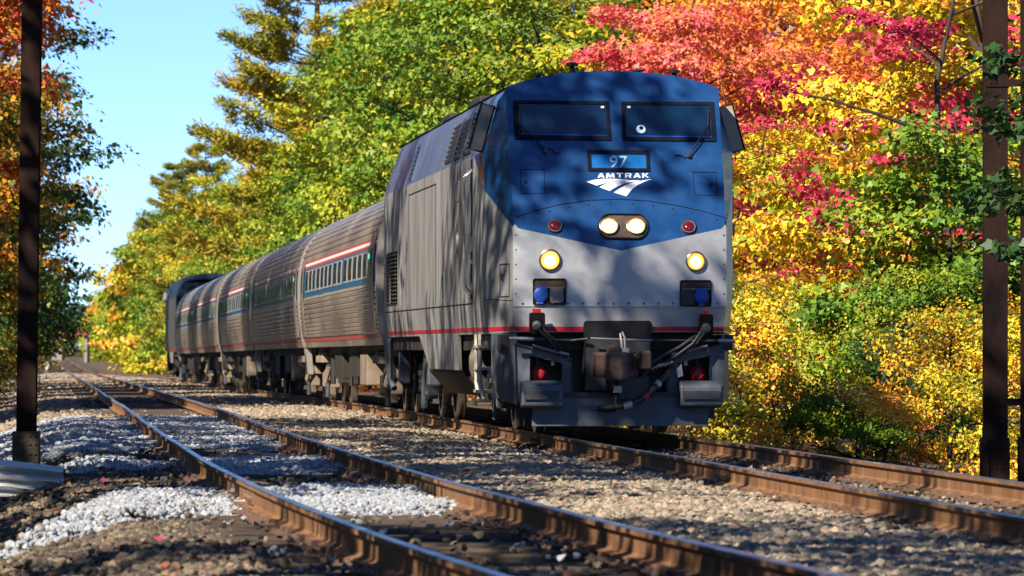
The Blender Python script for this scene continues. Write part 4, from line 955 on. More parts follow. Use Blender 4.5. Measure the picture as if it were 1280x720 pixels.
def cband(z0, z1, y0, y1, lift, th, n=3, side=-1):
    a, b = at_z(z0), at_z(z1); rows = []
    for y in (y0, y1):
        r = []
        for k in range(n + 1):
            t = a + (b - a) * k / n; x, z = cprof(t); nx, nz = cnorm(t); r.append((side * (x + nx * lift), y, z + nz * lift))
        for k in range(n, -1, -1):
            t = a + (b - a) * k / n; x, z = cprof(t); nx, nz = cnorm(t); r.append((side * (x + nx * (lift + th)), y, z + nz * (lift + th)))
        rows.append(r)
    mb = MB(); mb.loft(rows, close=True); m = len(rows[0]); mb.f += [tuple(range(m)), tuple(range(m, 2 * m))]
    return mb
def build_coach():
    R = empty('passenger_coach')
    h = section(); ring = [(-x, z) for x, z in h] + [(x, z) for x, z in h[-2::-1]]
    mb = MB(); mb.loft([[(x, y, z) for x, z in ring] for y in (.25, COACH_L - .25)])
    n = len(ring); mb.f += [tuple(range(n)), tuple(range(n, 2 * n))]
    mb.build('body', M['coach'], R)
    for y0, y1 in ((0, .249), (COACH_L - .249, COACH_L)):
        sm = [cprof(t) for t in np.linspace(0, 12, 30)]; sm = [(x * 1.012, z + .012 * (z > 2)) for x, z in sm]
        rg = [(-x, z) for x, z in sm] + [(x, z) for x, z in sm[-2::-1]]
        e = MB(); e.loft([[(x, y, z) for x, z in rg] for y in (y0, y1)]); k = len(rg); e.f += [tuple(range(k)), tuple(range(k, 2 * k))]
        e.build('end_frame', M['coach_plain'], R, smooth=40)
        MB().prism([(-1.47, y0 + .02, 1.12), (-1.46, y0 + .22, 1.12), (-1.42, y0 + .22, .62), (-1.42, y0 + .02, .55)], (.12, 0, 0)).build('corner_step', M['coach_plain'], R)
    MB().box(-.62, .62, COACH_L, COACH_L + .42, 1.15, 3.35).build('gangway', M['black'], R)
    MB().box(-1.2, 1.2, .3, COACH_L - .3, .92, 1.12).build('underframe', M['under'], R)
    y0, y1 = .26, COACH_L - .26
    for sd in (-1,):
        bb = cband(2.12, 2.66, y0, y1, .002, .004, 5, sd).build('blue_band', M['coach_blue'], R)
        cband(2.68, 2.725, y0, y1, .002, .004, 2, sd).build('red_stripe', M['coach_red'], R)
        cband(2.725, 2.78, y0, y1, .002, .004, 2, sd).build('white_stripe', M['coach_white'], R)
        cband(2.78, 2.825, y0, y1, .002, .004, 2, sd).build('red_stripe', M['coach_red'], R)
        cband(2.055, 2.085, y0, y1, .002, .016, 2, sd).build('belt_moulding', M['win_frame'], R)
        cband(1.215, 1.275, y0, y1, .002, .004, 2, sd).build('red_stripe', M['coach_red'], R)
        wy = [2.6, 4.0, 5.4, 6.85, 8.3, 10.1, 11.5, 13.2, 14.6, 16.0, 17.4, 19.0, 20.4, 21.8]
        for y in wy:
            w = cband(2.20, 2.63, y, y + 1.02, .007, .010, 3, sd).build('window', M['win_frame'], R)
            cband(2.235, 2.605, y + .09, y + .93, .018, .004, 3, sd).build('pane', M['coach_glass'], w)
        for y in (.75, 23.6):
            d = cband(1.32, 2.86, y, y + .95, .024, .012, 10, sd).build('door', M['coach'], R)
            cband(2.2, 2.66, y + .3, y + .65, .037, .004, 3, sd).build('pane', M['coach_glass'], d)
        cband(2.50, 2.58, 1.85, 2.1, .006, .02, 1, sd).build('door_lamp', M['green_lamp'], R)
    # roof end fittings
    for k in range(4): MB().box(-1.02 + .1 * k, -.97 + .1 * k, .3 + .1 * k, .42 + .1 * k, 3.5 + .06 * k, 3.66 + .055 * k).build('roof_bracket', M['under'], R)
    for yc in (3.6, COACH_L - 3.6):
        t = truck(yc, R, 2.6, .46, dark=M['dusty'])
        for yy_ in (-.55, .55):
            MB().disc((-1.18, yy_, .80), (0, 0, 1), [(.22, 0), (.22, .12), (.14, .15), (.16, .19), (.06, .23), (.03, .30)], 14).build('air_spring', M['dusty'], t, smooth=30)
        MB().tube([(-1.24, -1.55, .7), (-1.3, -1.5, .45), (-1.24, -1.2, .42), (-1.2, -1.15, .7)], .05, 6).build('brake_rigging', M['dusty'], t)
        MB().prism([(-1.2, -1.0, .55), (-1.2, -.8, .55), (-1.18, -.82, .16), (-1.18, -.94, .16)], (.1, 0, 0)).prism([(-1.2, -.5, .55), (-1.2, -.3, .55), (-1.18, -.32, .16), (-1.18, -.44, .16)], (.1, 0, 0)).build('brake_hanger', M['dusty'], t)
    for a, b, z, w in ((6.6, 7.5, .42, 1.34), (7.7, 8.6, .42, 1.34), (10.0, 12.2, .55, 1.3), (13.0, 13.5, .40, 1.25), (14.6, 17.0, .5, 1.32), (17.6, 18.1, .4, 1.2)):
        u = MB().box(-w, -.2, a, b, z, .95).build('underfloor_box', M['dusty'] if a < 8 else M['under'], R, bevel=.02)
    for y in (9.2, 9.6, 12.8, 18.6, 19.0): MB().tube([(-1.25, y, .95), (-1.25, y, .38)], .04, 6).build('hanger', M['under'], R)
    return R
coach0 = build_coach()
COACH_Y = Y_NOSE + 21.0
names = ['first fluted silver coach, directly behind the locomotive, half in sunlight', 'second silver coach from the locomotive, with its blue end panel lit',
         'third silver coach from the locomotive, striped with tree shadow', 'fourth silver coach from the locomotive, shaded by trees', 'last silver coach, just in front of the dark rear locomotive']
for k in range(5):
    c = coach0 if k == 0 else copy_tree(coach0)
    y = COACH_Y + k * 25.9 * math.cos(LYAW)
    y2 = y + COACH_L
    c.location = (x_train(y), y, dip(y)); c.rotation_euler = (math.atan((dip(y2) - dip(y)) / COACH_L), 0, LYAW)
    tag(c, names[k], 'train coach', 'silver passenger coaches of the train')
    c.name = 'passenger_coach'
rear = copy_tree(loco); y = COACH_Y + 5 * 25.9 * math.cos(LYAW) + 20.6
rear.location = (x_train(y), y, dip(y)); rear.rotation_euler = (0, 0, LYAW + math.pi)
for k_ in ('category', 'label'): del rear[k_]
tag(rear, 'dark locomotive at the far rear end of the train, facing away', 'locomotive')
for ch in rear.children:  # tree shade over the rear locomotive is painted by swapping in darker materials
    nm = ch.name.split('.')[0]; mm = {'roof': 'navy', 'upper_side_panel': 'navy', 'side_panel': 'shaded_side', 'end_wall': 'navy'}.get(nm)
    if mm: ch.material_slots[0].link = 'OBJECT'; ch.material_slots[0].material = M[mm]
# ------------------------------------------------------------------ steel posts of the line-side structure
def rivets(pts, n, r=.018): 
    m = MB()
    for p in pts: m.disc(p, n, [(r, 0), (r * .9, .008), (r * .4, .014)], 7)
    return m
def h_beam(w, d, t, z0, z1, lean=0.0):
    m = MB()
    prof = [(-w, -d), (w, -d), (w, -d + t), (t / 2, -d + t), (t / 2, d - t), (w, d - t), (w, d), (-w, d), (-w, d - t), (-t / 2, d - t), (-t / 2, -d + t), (-w, -d + t)]
    m.loft([[(x + lean * (z - z0), y, z) for x, y in prof] for z in (z0, z1)], close=True); n = len(prof); m.f += [tuple(range(n)), tuple(range(n, 2 * n))]
    return m
yl = 58.0; xl = px_x(33, yl); zl = ground_z(xl, yl)
pl = empty('steel_post', (xl, yl, zl)); tag(pl, 'dark rusty steel post with riveted brown base at far left', 'steel post')
h_beam(.105, .10, .02, .45, 9.0, .013).build('column', M['post'], pl)
b = MB(); b.box(-.145, .145, -.13, .13, -.1, .50); bo = b.build('base_plate', M['post_base'], pl, bevel=.008)
for zz in (.03, .14, .25, .36, .45):
    for xx in (-.10, -.035, .05, .11): rivets([(xx, -.13, zz)], (0, -1, 0)).build('rivet', M['post_base'], bo)

yr = 60.0; xr = px_x(1244, yr); zr = ground_z(xr, yr)
pr_ = empty('lattice_post', (xr, yr, zr)); tag(pr_, 'dark two-legged steel lattice post at right edge, in front of the maples', 'steel post')
for k, (dx, w) in enumerate(((0, .135), (.43, .135))):
    c = h_beam(w, .11, .02, -.1, 9.0).build('leg', M['post'], pr_); c.location.x = dx
    f = MB().box(-w - .03, -w + .05, -.16, .14, -.1, .62).box(-w, w + .02, -.135, -.112, -.1, .62).build('base_plate', M['post'], pr_); f.location.x = dx
    for zz in (.05, .16, .27, .38, .49, .58):
        for xx in (-.06, .0, .07): 
            r = rivets([(xx, -.135, zz)], (0, -1, 0)).build('rivet', M['post'], f)
for zz in (.98, 2.80, 4.6, 6.4):
    t = MB().box(-.12, .55, -.125, -.113, zz, zz + .085).build('tie_bar', M['post'], pr_)
    for xx in (-.06, .0, .37, .44): rivets([(xx, -.125, zz + .04)], (0, -1, 0), .014).build('rivet', M['post'], t)

# ------------------------------------------------------------------ corrugated steel sheet at the foot of the left post, a cut timber, marker post, bridge
cs = MB(); yc = 50.0; x0c, x1c = px_x(-90, yc), px_x(78, yc); zb = -.37
rows = []
for x in np.linspace(x0c, x1c, 8):
    r = []
    for k in range(37):
        zz = -.08 + .44 * k / 36
        r.append((x, yc + .05 * zz / .3 - .07 * math.cos(k / 36 * 2 * math.pi * 4.5) + .05 * (x - x0c), zb + zz - .16 * max(0, (x - x0c) / (x1c - x0c) - .55)))
    rows.append(r)
back = [[(p[0], p[1] + .012, p[2]) for p in r[::-1]] for r in rows]
cs.loft([a + b_ for a, b_ in zip(rows, back)], close=True)
m_ = 74; cs.f += [tuple(range(m_)), tuple(range(7 * m_, 8 * m_))]
tag(cs.build('corrugated_sheet', M['corr'], smooth=60), 'grey corrugated steel sheet lying against the gravel at far left', 'metal sheet')

yt = 35.2; xt = px_x(2, yt); zt = -.50
tb = MB(); rows = []
rs_ = np.random.RandomState(2)
for x in np.linspace(-.35, .235, 7): rows.append([(x + rs_.uniform(-.01, .01), a + rs_.uniform(-.008, .008), z + rs_.uniform(-.012, .012) + .03 * x) for a, z in ((-.11, -.05), (-.12, .06), (-.11, .13), (-.03, .15), (.06, .145), (.11, .12), (.12, 0))])
tb.loft(rows, close=True); tb.f += [tuple(range(7)), tuple(range(42, 49))]
to = tb.build('cut_timber', M['stump'], smooth=30); to.location = (xt, yt, zt + .0); to.rotation_euler = (0, 0, -.15)
tag(to, 'old brown cut timber lying in the lower left corner', 'timber')

ym = 300.0; xm = px_x(58, ym); zm = ground_z(xm, ym)
mk = empty('marker_post', (xm, ym, zm)); tag(mk, 'small pale trackside marker post far off beside the left trees', 'marker post')
MB().box(-.05, .05, -.05, .05, -.1, .70).build('post', M['concrete'], mk); MB().prism([(-.12, 0, .70), (.12, 0, .70), (.14, 0, 1.05), (.07, 0, 1.15), (-.07, 0, 1.15), (-.14, 0, 1.05)], (0, .08, 0)).build('head', M['coach_white'], mk)

yb = 900.0; zb_ = dip(900)
br = empty('road_bridge', (px_x(84, yb), yb, zb_)); tag(br, 'distant red girder bridge crossing the tracks where they vanish', 'bridge')
MB().box(-3.2, 3.4, -.6, 6, 3.75, 4.35).build('girder', M['bridge_red'], br)
MB().box(-2.6, -.9, -.3, 5.5, -1.5, 3.74).build('abutment', M['concrete'], br); MB().box(2.9, 3.4, -.3, 5.5, -1.5, 3.74).build('abutment', M['concrete'], br)
for xx in np.linspace(-3, 3.2, 6): MB().box(xx - .05, xx + .05, -.5, -.4, 4.36, 5.2).build('railing_post', M['bridge_red'], br)
MB().box(-3.2, 3.4, -.5, -.42, 5.2, 5.3).build('railing', M['bridge_red'], br)
# ------------------------------------------------------------------ trees
MAPLE = np.array([(0, 0), (.36, -.04), (.52, .36), (.27, .46), (.0, 1.0), (-.27, .46), (-.52, .36), (-.36, -.04)], float)
OVAL = np.array([(0, 0), (.33, .45), (0, 1.0), (-.33, .45)], float)
NEEDLE = np.array([(-.10, 0), (.10, 0), (.13, .55), (0, 1.0), (-.13, .55)], float)

def leaf_mesh(name, C, rad, per, size, outline, rs, up=.9, outw=.7, jit=.7, flat=.45, centre=(0, 0, 0), droop=.25, tones=None, dirs=None):
    """leaves round clump centres C (n,3)"""
    n = len(C); k = per
    P = np.repeat(C, k, 0); R_ = np.repeat(rad, k)
    d = rs.normal(size=(n * k, 3)); d /= np.linalg.norm(d, axis=1, keepdims=True) + 1e-9
    rr = rs.rand(n * k) ** .45
    off = d * (rr * R_)[:, None]; off[:, 2] *= flat
    off[:, 2] -= droop * (np.hypot(off[:, 0], off[:, 1]) ** 2) / np.maximum(R_, .05)
    P = P + off
    o = P - np.array(centre); o[:, 2] *= .4; o /= np.linalg.norm(o, axis=1, keepdims=True) + 1e-9
    nr = o * outw + rs.normal(size=P.shape) * jit; nr[:, 2] += up
    nr /= np.linalg.norm(nr, axis=1, keepdims=True) + 1e-9
    if dirs is None:
        t = rs.normal(size=P.shape) + d * .8; t[:, 2] -= .5
    else:
        t = np.repeat(dirs, k, 0) * 1.2 + rs.normal(size=P.shape) * .55; t[:, 2] += .35
    t -= nr * (t * nr).sum(1, keepdims=True); t /= np.linalg.norm(t, axis=1, keepdims=True) + 1e-9
    b = np.cross(nr, t)
    s = size * rs.uniform(.45, 1.40, n * k)
    m = len(outline); V = np.zeros((n * k, m, 3))
    for i, (x, y) in enumerate(outline):
        V[:, i] = P + (b * x + t * y + nr * (abs(x) * .28 - .12 * y * y)) * s[:, None]
    ct = tones if tones is not None else rs.rand(n)
    tone = np.clip(np.repeat(ct, k) * .62 + rs.rand(n * k) * .38, 0, 1)
    return np_mesh(name, V.reshape(-1, 3), n * k, m, tone)

def broadleaf(seed, H, R, z0=.12, limbs=22, sub=7, per=60, size=.13, outline=OVAL, crad=.7, shape='dome', flat=.42, rise=.45, keep=1.0, tone_h=0.0):
    rs = np.random.RandomState(seed); tb = MB()
    wob = [(rs.uniform(-.02, .02) * H, rs.uniform(-.02, .02) * H) for _ in range(7)]
    tp = [(wob[i][0] * i / 4, wob[i][1] * i / 4, H * .93 * i / 6 - (.3 if i == 0 else 0)) for i in range(7)]
    r0 = .008 * H + .03
    tb.tube(tp, [r0 * (1 - .88 * i / 6) for i in range(7)], 8)
    def trunk_at(z): 
        f = min(5.999, max(0, z / (H * .93) * 6)); i = int(f); g = f - i
        return np.array(tp[i]) * (1 - g) + np.array(tp[i + 1]) * g
    C = []; T = []
    for i in range(limbs):
        t = (i + rs.rand()) / limbs; z = H * (z0 + (.97 - z0) * t)
        if shape == 'dome': pr = math.sqrt(max(0.02, 1 - (abs(t - .36) / (.66 if t > .36 else .62)) ** 2.2))
        elif shape == 'shrub': pr = math.sqrt(max(.05, 1 - t ** 2))
        else: pr = (1 - t) ** .75 * 1.0 + .08
        L = R * pr * rs.uniform(.72, 1.12); az = i * 2.39996 + rs.uniform(-.5, .5)
        base = trunk_at(z * .86); ri = rise * rs.uniform(.4, 1.3)
        end = base + np.array([math.cos(az) * L, math.sin(az) * L, L * ri * (.5 + t * .6)])
        mid = base * .5 + end * .5 + np.array([rs.uniform(-.1, .1) * L, rs.uniform(-.1, .1) * L, L * .10])
        q = [base * (1 - s) ** 2 + mid * 2 * s * (1 - s) + end * s * s for s in (0, .3, .6, .85, 1)]
        rl = max(.014, .0035 * H * (1 - t) + .008 * L)
        tb.tube([tuple(p) for p in q], [rl, rl * .75, rl * .5, rl * .3, rl * .12], 5, cap=False)
        lt = rs.rand()
        nsub = max(3, int(sub * (.5 + pr * .6)))
        for j in range(nsub):
            s = .30 + .72 * (j + rs.rand()) / nsub; s = min(s, 1.0)
            p = base * (1 - s) ** 2 + mid * 2 * s * (1 - s) + end * s * s
            sa = az + rs.choice([-1, 1]) * rs.uniform(.3, 1.5); sl = L * rs.uniform(.12, .36) * (1.2 - .5 * s) + .15
            e2 = p + np.array([math.cos(sa) * sl, math.sin(sa) * sl, sl * rs.uniform(-.15, .6)])
            tb.tube([tuple(p), tuple((p + e2) / 2 + np.array([0, 0, .04 * sl])), tuple(e2)], [rl * .35, rl * .2, rl * .08], 4, cap=False)
            if rs.rand() < keep:
                C.append(e2); T.append(np.clip(.55 * lt + .45 * rs.rand() + tone_h * (t - .33), 0, 1))
                if sl > .5: C.append((p + e2) / 2); T.append(np.clip(.55 * lt + .45 * rs.rand() + tone_h * (t - .33), 0, 1))
    C = np.array(C); rad = crad * rs.uniform(.55, 1.25, len(C))
    me = leaf_mesh('crown', C, rad, per, size, outline, rs, flat=flat, centre=(0, 0, H * .45), tones=np.array(T))
    tm = tb.mesh('trunk', 50); tm.materials.append(M['dark_bark'])
    return tm, me

def pine(seed, H, R, size=.30, whorls=14, per=14, gap=.2):
    rs = np.random.RandomState(seed); tb = MB()
    tb.tube([(0, 0, -.3), (.05, .05, H * .4), (0, .1, H * .75), (.05, 0, H)], [.014 * H, .010 * H, .006 * H, .02], 8)
    C = []; D = []; T = []; RD = []
    for w in range(whorls):
        t = (w + rs.uniform(0, .6)) / whorls; z = H * (.14 + .85 * t)
        nb = rs.randint(4, 7)
        a0 = rs.rand() * 6.28
        for b in range(nb):
            if rs.rand() < gap: continue
            az = a0 + b * 6.28 / nb + rs.uniform(-.5, .5); L = R * (min(1, (1 - t) * 1.5) ** .7) * rs.uniform(.5, 1.2) + .5
            ri = rs.uniform(-.06, .16) + .30 * t
            S6 = np.linspace(0, 1, 6)
            pts = [np.array([math.cos(az) * L * s, math.sin(az) * L * s, z + L * (ri * s + .20 * s * s - .12 * s)]) for s in S6]
            rl = .012 * L + .02
            tb.tube([tuple(p) for p in pts], [rl * (1.05 - s) for s in S6], 4, cap=False)
            lt = rs.rand(); nt = max(6, int(L * 4.0))
            for j in range(nt):
                s = .34 + .66 * (j + rs.rand()) / nt; p = np.array([np.interp(s, S6, [q[i] for q in pts]) for i in range(3)])
                ss = rs.choice([-1, 1]); la = az + ss * rs.uniform(.3, 1.1); ll = L * .42 * (1.25 - s * .95) * rs.uniform(.2, 1) + .2
                for f in (.45, 1.0):
                    C.append(p + np.array([math.cos(la) * ll * f, math.sin(la) * ll * f, ll * rs.uniform(0, .35)])); D.append((math.cos(la), math.sin(la), .6)); T.append(np.clip(.55 * lt + .45 * rs.rand(), 0, 1)); RD.append(.46 * rs.uniform(.7, 1.3))
    C = np.array(C)
    me = leaf_mesh('crown', C, np.array(RD), per, size, NEEDLE, rs, flat=.85, up=.9, outw=.3, jit=.8, centre=(0, 0, H * .3), droop=0, tones=np.array(T), dirs=np.array(D))
    tm = tb.mesh('trunk', 50); tm.materials.append(M['dark_bark'])
    return tm, me

# kinds of tree geometry, shared between trees
GEO = {
 'maple_a': broadleaf(11, 11, 3.2, .05, 36, 9, 72, .098, MAPLE, .64),
 'maple_b': broadleaf(12, 9, 2.6, .03, 30, 8, 60, .10, MAPLE, .58),
 'spray': broadleaf(13, 10, 3.4, .18, 15, 7, 62, .095, MAPLE, .50, flat=.20, rise=.30, keep=.62),
 'young': broadleaf(15, 5.0, 2.3, .02, 28, 9, 92, .085, MAPLE, .52, shape='shrub', rise=.35),
 'overhang': broadleaf(16, 6.2, 1.9, .42, 18, 7, 40, .12, MAPLE, .42),
 'shrub': broadleaf(14, 3.2, 1.7, .0, 24, 8, 54, .072, OVAL, .40, shape='shrub', flat=.6),
 'tall_a': broadleaf(21, 19, 4.6, .08, 46, 9, 34, .23, OVAL, 1.0),
 'tall_b': broadleaf(22, 21, 5.2, .10, 46, 9, 34, .24, OVAL, 1.1, shape='dome'),
 'tall_c': broadleaf(23, 17, 4.0, .06, 40, 8, 36, .21, OVAL, .9),
 'shade': broadleaf(24, 17, 4.2, .30, 34, 8, 21, .26, OVAL, .75, keep=.8),
 'shade_thin': broadleaf(25, 17, 4.2, .30, 32, 8, 17, .26, OVAL, .7, keep=.55),
 'left_tall': broadleaf(26, 20, 4.8, .06, 50, 10, 58, .20, OVAL, 1.1, tone_h=1.3),
 'pine_a': pine(31, 27, 6.0, .32, 24, 26, .08),
 'pine_b': pine(36, 24, 5.2, .31, 22, 26, .06),
}
ROOTS = []
def tree(name, geo, x, y, s, rz, leaf, label, cat='tree', group=None, sz=None, z=None):
    tm, cm = GEO[geo]
    t = empty(name, (x, y, (ground_z(x, y) if z is None else z)), rz); t.scale = (s, s, sz or s)
    a = bpy.data.objects.new('trunk', tm); COL.objects.link(a); a.parent = t
    c = bpy.data.objects.new('crown', cm); COL.objects.link(c); c.parent = t
    if len(cm.materials) == 0: cm.materials.append(M[leaf])
    c.material_slots[0].link = 'OBJECT'; c.material_slots[0].material = M[leaf]
    tag(t, label, cat, group); ROOTS.append(t)
    return t

def off(y, o): return x_train(y) + o
# --- right side, near: wall of leaves behind and beside the locomotive
tree('maple_tree', 'young', off(80, 6.9), 80, 1.12, .3, 'lf_green', 'green maple beside the right-hand lattice post, growing down to the track')
tree('maple_tree', 'maple_a', off(90, 9.2), 90, 1.15, 1.7, 'lf_yellow', 'golden yellow maple filling the upper right behind the green one')
tree('maple_tree', 'spray', off(84, 7.4), 84, .95, 2.9, 'lf_red', 'crimson maple with loose sprays across the yellow leaves at upper right')
tree('maple_tree', 'maple_a', off(98, 6.6), 98, .62, 4.0, 'lf_yellow', 'yellow maple right beside the locomotive nose')
tree('maple_tree', 'spray', off(94, 5.4), 94, .70, .9, 'lf_red', 'small crimson maple with a bare slanting stem near the locomotive mirror')
tree('maple_tree', 'maple_a', off(108, 6.3), 108, .92, 5.1, 'lf_coral', 'coral pink maple straight above the right half of the cab roof')
tree('maple_tree', 'maple_a', off(112, 8.6), 112, .95, 4.4, 'lf_orange', 'orange-gold maple right of the cab roof, between pink and yellow crowns')
tree('maple_tree', 'maple_a', off(122, 10.2), 122, 1.08, 2.2, 'lf_orange', 'orange maple behind the coral pink one, right of the cab roof')
tree('broadleaf_tree', 'tall_c', off(112, 13), 112, .9, 1.1, 'lf_yellow', 'tall yellow tree at the back, top right')
tree('broadleaf_tree', 'tall_a', off(100, 13.0), 100, .80, 3.3, 'lf_yellow', 'tall yellow tree behind the right-hand post')
tree('broadleaf_tree', 'tall_b', off(134, 12.5), 134, .9, 2.4, 'lf_orange', 'tall orange tree at the back above the locomotive')
tree('maple_tree', 'maple_b', off(73, 8.6), 73, .8, 5.5, 'lf_lime', 'yellow-green maple right of the lattice post, cut by the frame')
tree('maple_tree', 'young', off(77, 5.9), 77, .62, 2.0, 'lf_green', 'low green maple sapling in front of the larger green maple')
tree('maple_tree', 'overhang', px_x(1425, 53), 53, .85, 1.0, 'lf_dark', 'dark leafy maple hanging over the right-hand lattice post from outside the frame')
tree('maple_tree', 'spray', off(88, 10.2), 88, 1.08, 5.0, 'lf_red', 'deep red maple high in the top right corner left of the post')
# shrubs along the right foot of the bank
for k, (y, o, s, lf, lb) in enumerate(((71, 5.3, .75, 'lf_yellow', 'yellow shrub at the foot of the lattice post'), (79, 5.3, .80, 'lf_lime', 'yellow-green shrub just left of the green maple foot'),
        (85, 5.2, .95, 'lf_yellow', 'golden shrub low down beside the far rail'), (91, 5.1, 1.0, 'lf_lime', 'lime-green shrub below the crimson sapling'), (97, 5.0, 1.05, 'lf_yellow', 'bright yellow shrub next to the plough of the locomotive'),
        (75, 5.6, .7, 'lf_dark', 'small dark green bush in shade under the green maple'), (104, 5.0, 1.1, 'lf_lime', 'lime-yellow shrub right behind the locomotive steps'), (68, 6.0, .8, 'lf_yellow', 'gold-tinted shrub behind the lattice post'), (112, 5.0, 1.2, 'lf_yellow', 'yellow shrub hidden behind the pilot of the locomotive'))):
    tree('shrub', 'shrub', off(y, o), y, s, k * 1.3, lf, lb, 'shrub')
# --- right side, middle: above the coaches
mid = [(140, 6.4, 'tall_c', .85, 'lf_lime', 'yellow-green tree right above the rear half of the locomotive roof'), (148, 6.4, 'maple_a', .75, 'lf_orange', 'small orange maple glowing over the locomotive rear roof'),
       (152, 10.5, 'tall_a', 1.0, 'lf_green', 'leafy green tree filling the top centre'), (166, 6.6, 'tall_c', .95, 'lf_green', 'green tree left of the locomotive roof'),
       (172, 12.5, 'tall_b', 1.0, 'lf_lime', 'tall yellow-green tree behind the top centre'), (182, 6.8, 'tall_a', .85, 'lf_lime', 'yellow-green tree above the first coach'),
       (196, 10.0, 'tall_b', 1.0, 'lf_green', 'big green maple left of the top centre'), (200, 6.0, 'maple_a', .72, 'lf_orange', 'low orange maple just over the first coach roof'),
       (215, 6.8, 'tall_c', 1.05, 'lf_lime', 'yellow-green tree above the second coach'), (232, 9.0, 'tall_a', 1.0, 'lf_green', 'green tree between the big pine and the maples'),
       (240, 6.2, 'tall_c', .8, 'lf_green', 'dark-centred green tree above the third coach'), (262, 6.6, 'tall_a', .75, 'lf_lime', 'yellow-green tree just above the last coach'),
       (255, 12.0, 'tall_b', 1.05, 'lf_lime', 'tall lime tree behind the big pine')]
for k, (y, o, g, s, lf, lb) in enumerate(mid): tree('broadleaf_tree' if g != 'maple_a' else 'maple_tree', g, off(y, o), y, s, k * 2.1 + .4, lf, lb)
pines = [(285, 8.2, 'pine_a', .98, 'tall golden white pine with long bare-gapped branches reaching left into the sky'), (318, 11.5, 'pine_b', .88, 'second golden pine, half hidden behind the tallest one'),
         (395, 8.5, 'pine_b', .74, 'middle-sized golden pine with a rounded tip against the sky'), (470, 8.5, 'pine_a', .70, 'small distant golden pine at the sky edge'), (560, 8.0, 'pine_b', .68, 'most distant golden pine above the vanishing tracks')]
for k, (y, o, g, s, lb) in enumerate(pines): tree('pine_tree', g, off(y, o), y, s, k * 1.9 + .5, 'lf_pine', lb)
farr = [(300, 6.2, 'tall_c', .85, 'lf_lime', 'lime tree left of the dark rear locomotive'), (330, 6.4, 'tall_a', .75, 'lf_green', 'green tree at the left edge of the dark rear locomotive'), (360, 6.8, 'tall_c', .95, 'lf_lime', 'yellowish tree below the middle-sized pine'),
        (410, 7.0, 'tall_b', .72, 'lf_green', 'green tree in the right-hand row, below the small distant pine')]
for k, (y, o, g, s, lf, lb) in enumerate(farr): tree('broadleaf_tree', g, off(y, o), y, s, k * 1.7, lf, lb)
# --- left side, in view
lo_ = lambda y, o: x_left(y) + o
left = [(146, -6.2, 'left_tall', .9, 'lf_leftmix', 'gold and green tree filling the far left edge beside the post'), (186, -4.6, 'tall_c', .72, 'lf_leftmix', 'orange-flecked young tree under the overhanging maple'), (222, -4.9, 'tall_a', .86, 'lf_leftmix', 'green and gold tree leaning right, middle of the left row'), (178, -6.4, 'left_tall', 1.0, 'lf_leftmix', 'dark green and orange maple overhanging the near track at upper left'), (200, -4.9, 'tall_a', 1.0, 'lf_dark', 'dark green tree leaning in behind the left post'),
        (160, -8.2, 'left_tall', 1.05, 'lf_leftmix', 'tall tree with orange-red top at the left edge behind the post'), (240, -6.0, 'tall_c', 1.0, 'lf_leftmix', 'mixed green and gold tree beyond the overhanging maple'),
        (290, -5.6, 'tall_c', .8, 'lf_dark', 'dark tree low beside the left track in the distance'), (360, -5.6, 'tall_a', .62, 'lf_dark', 'dark distant tree left of the vanishing tracks'), (450, -6, 'tall_c', .7, 'lf_leftmix', 'farthest separate tree on the left side')]
for k, (y, o, g, s, lf, lb) in enumerate(left): tree('broadleaf_tree', g, lo_(y, o), y, s, k * 2.3 + 1.0, lf, lb)
for k, (y, o, s) in enumerate(((150, -4.6, 1.0), (175, -4.4, 1.2), (215, -4.2, 1.3))):
    tree('shrub', 'shrub', lo_(y, o), y, s, k * 1.1, 'lf_leftmix', ['yellowing shrub at the left edge beside the post foot', 'dark shrub under the overhanging maple', 'far shrub at the foot of the left trees'][k], 'shrub')
# --- left side, beside the camera: the wood that throws the dappled shade
SHADE = [(4, -9.0, 1.15), (13, -8.2, 1.10), (21, -7.8, 1.15), (37, -8.6, 1.15), (45, -7.8, 1.22), (53, -8.4, 1.3), (61, -8.4, .95), (71, -8.6, 1.25), (104, -10.2, 1.1), (114, -10.4, 1.1), (125, -10.8, 1.0), (99, -11.2, 1.1), (109, -11.6, 1.1), (119.5, -11.6, 1.1)]
for k, (y, o, s) in enumerate(SHADE):
    tree('broadleaf_tree', 'shade_thin' if y in (29, 53) else ('tall_b' if y > 100 else 'shade'), lo_(y, o), y, s, k * 1.7, 'lf_dark', 'leafy tree in the wood left of the tracks, outside the frame', 'tree', 'wood beside the camera')
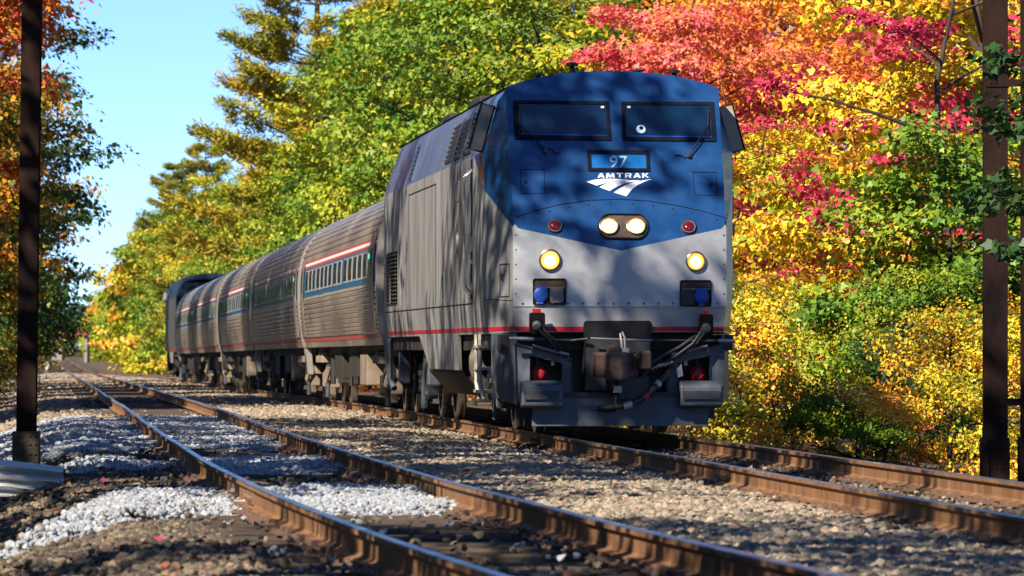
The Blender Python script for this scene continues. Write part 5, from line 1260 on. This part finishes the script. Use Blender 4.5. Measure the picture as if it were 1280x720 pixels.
# --- branch of a nearer tree hanging into the right edge
# --- far wood closing the view on both sides: one mass
rs_ = np.random.RandomState(77); tm, cm = broadleaf(51, 15, 4.2, .04, 22, 5, 20, .50, OVAL, 1.2)
n0 = len(cm.vertices); co = np.zeros(n0 * 3, np.float32); cm.vertices.foreach_get('co', co); co = co.reshape(-1, 3)
tn = np.zeros(len(cm.polygons), np.float32); cm.attributes['tone'].data.foreach_get('value', tn)
def wood(name, spots, leaf, label):
    V = []; T = []
    for x, y, s in spots:
        a = rs_.rand() * 6.28; c, d = math.cos(a), math.sin(a)
        q = co @ np.array([[c, d, 0], [-d, c, 0], [0, 0, 1]], np.float32) * s; q = q + np.array([x, y, ground_z(x, min(y, 1290)) - .3], np.float32)
        V.append(q); T.append(np.clip(tn + rs_.uniform(-.3, .3), 0, 1))
    tag(obj(name, np_mesh(name, np.concatenate(V), sum(len(t) for t in T), 4, np.concatenate(T)), None, M[leaf]), label, 'woodland', kind='stuff')
sp = [(off(y, (6 if y < 500 else 8.5) + rs_.uniform(0, 2.5)), y, rs_.uniform(.75, 1.05)) for y in np.arange(430, 1250, 13)] + [(off(y, 17 + rs_.uniform(0, 8)), y, rs_.uniform(.9, 1.25)) for y in np.arange(170, 1000, 22)]
wood('distant_woodland', sp, 'lf_lime', 'far yellow-green woodland along the right side fading to the vanishing point')
sp = [(lo_(y, -(6 if y < 480 else 8.5) - rs_.uniform(0, 3)), y, rs_.uniform(.8, 1.1)) for y in np.arange(420, 1250, 14)] + [(lo_(y, -14 - rs_.uniform(0, 8)), y, rs_.uniform(.9, 1.3)) for y in np.arange(150, 700, 20)] + [(px_x(p, 1280), 1280, rs_.uniform(.9, 1.2)) for p in range(30, 140, 12)]
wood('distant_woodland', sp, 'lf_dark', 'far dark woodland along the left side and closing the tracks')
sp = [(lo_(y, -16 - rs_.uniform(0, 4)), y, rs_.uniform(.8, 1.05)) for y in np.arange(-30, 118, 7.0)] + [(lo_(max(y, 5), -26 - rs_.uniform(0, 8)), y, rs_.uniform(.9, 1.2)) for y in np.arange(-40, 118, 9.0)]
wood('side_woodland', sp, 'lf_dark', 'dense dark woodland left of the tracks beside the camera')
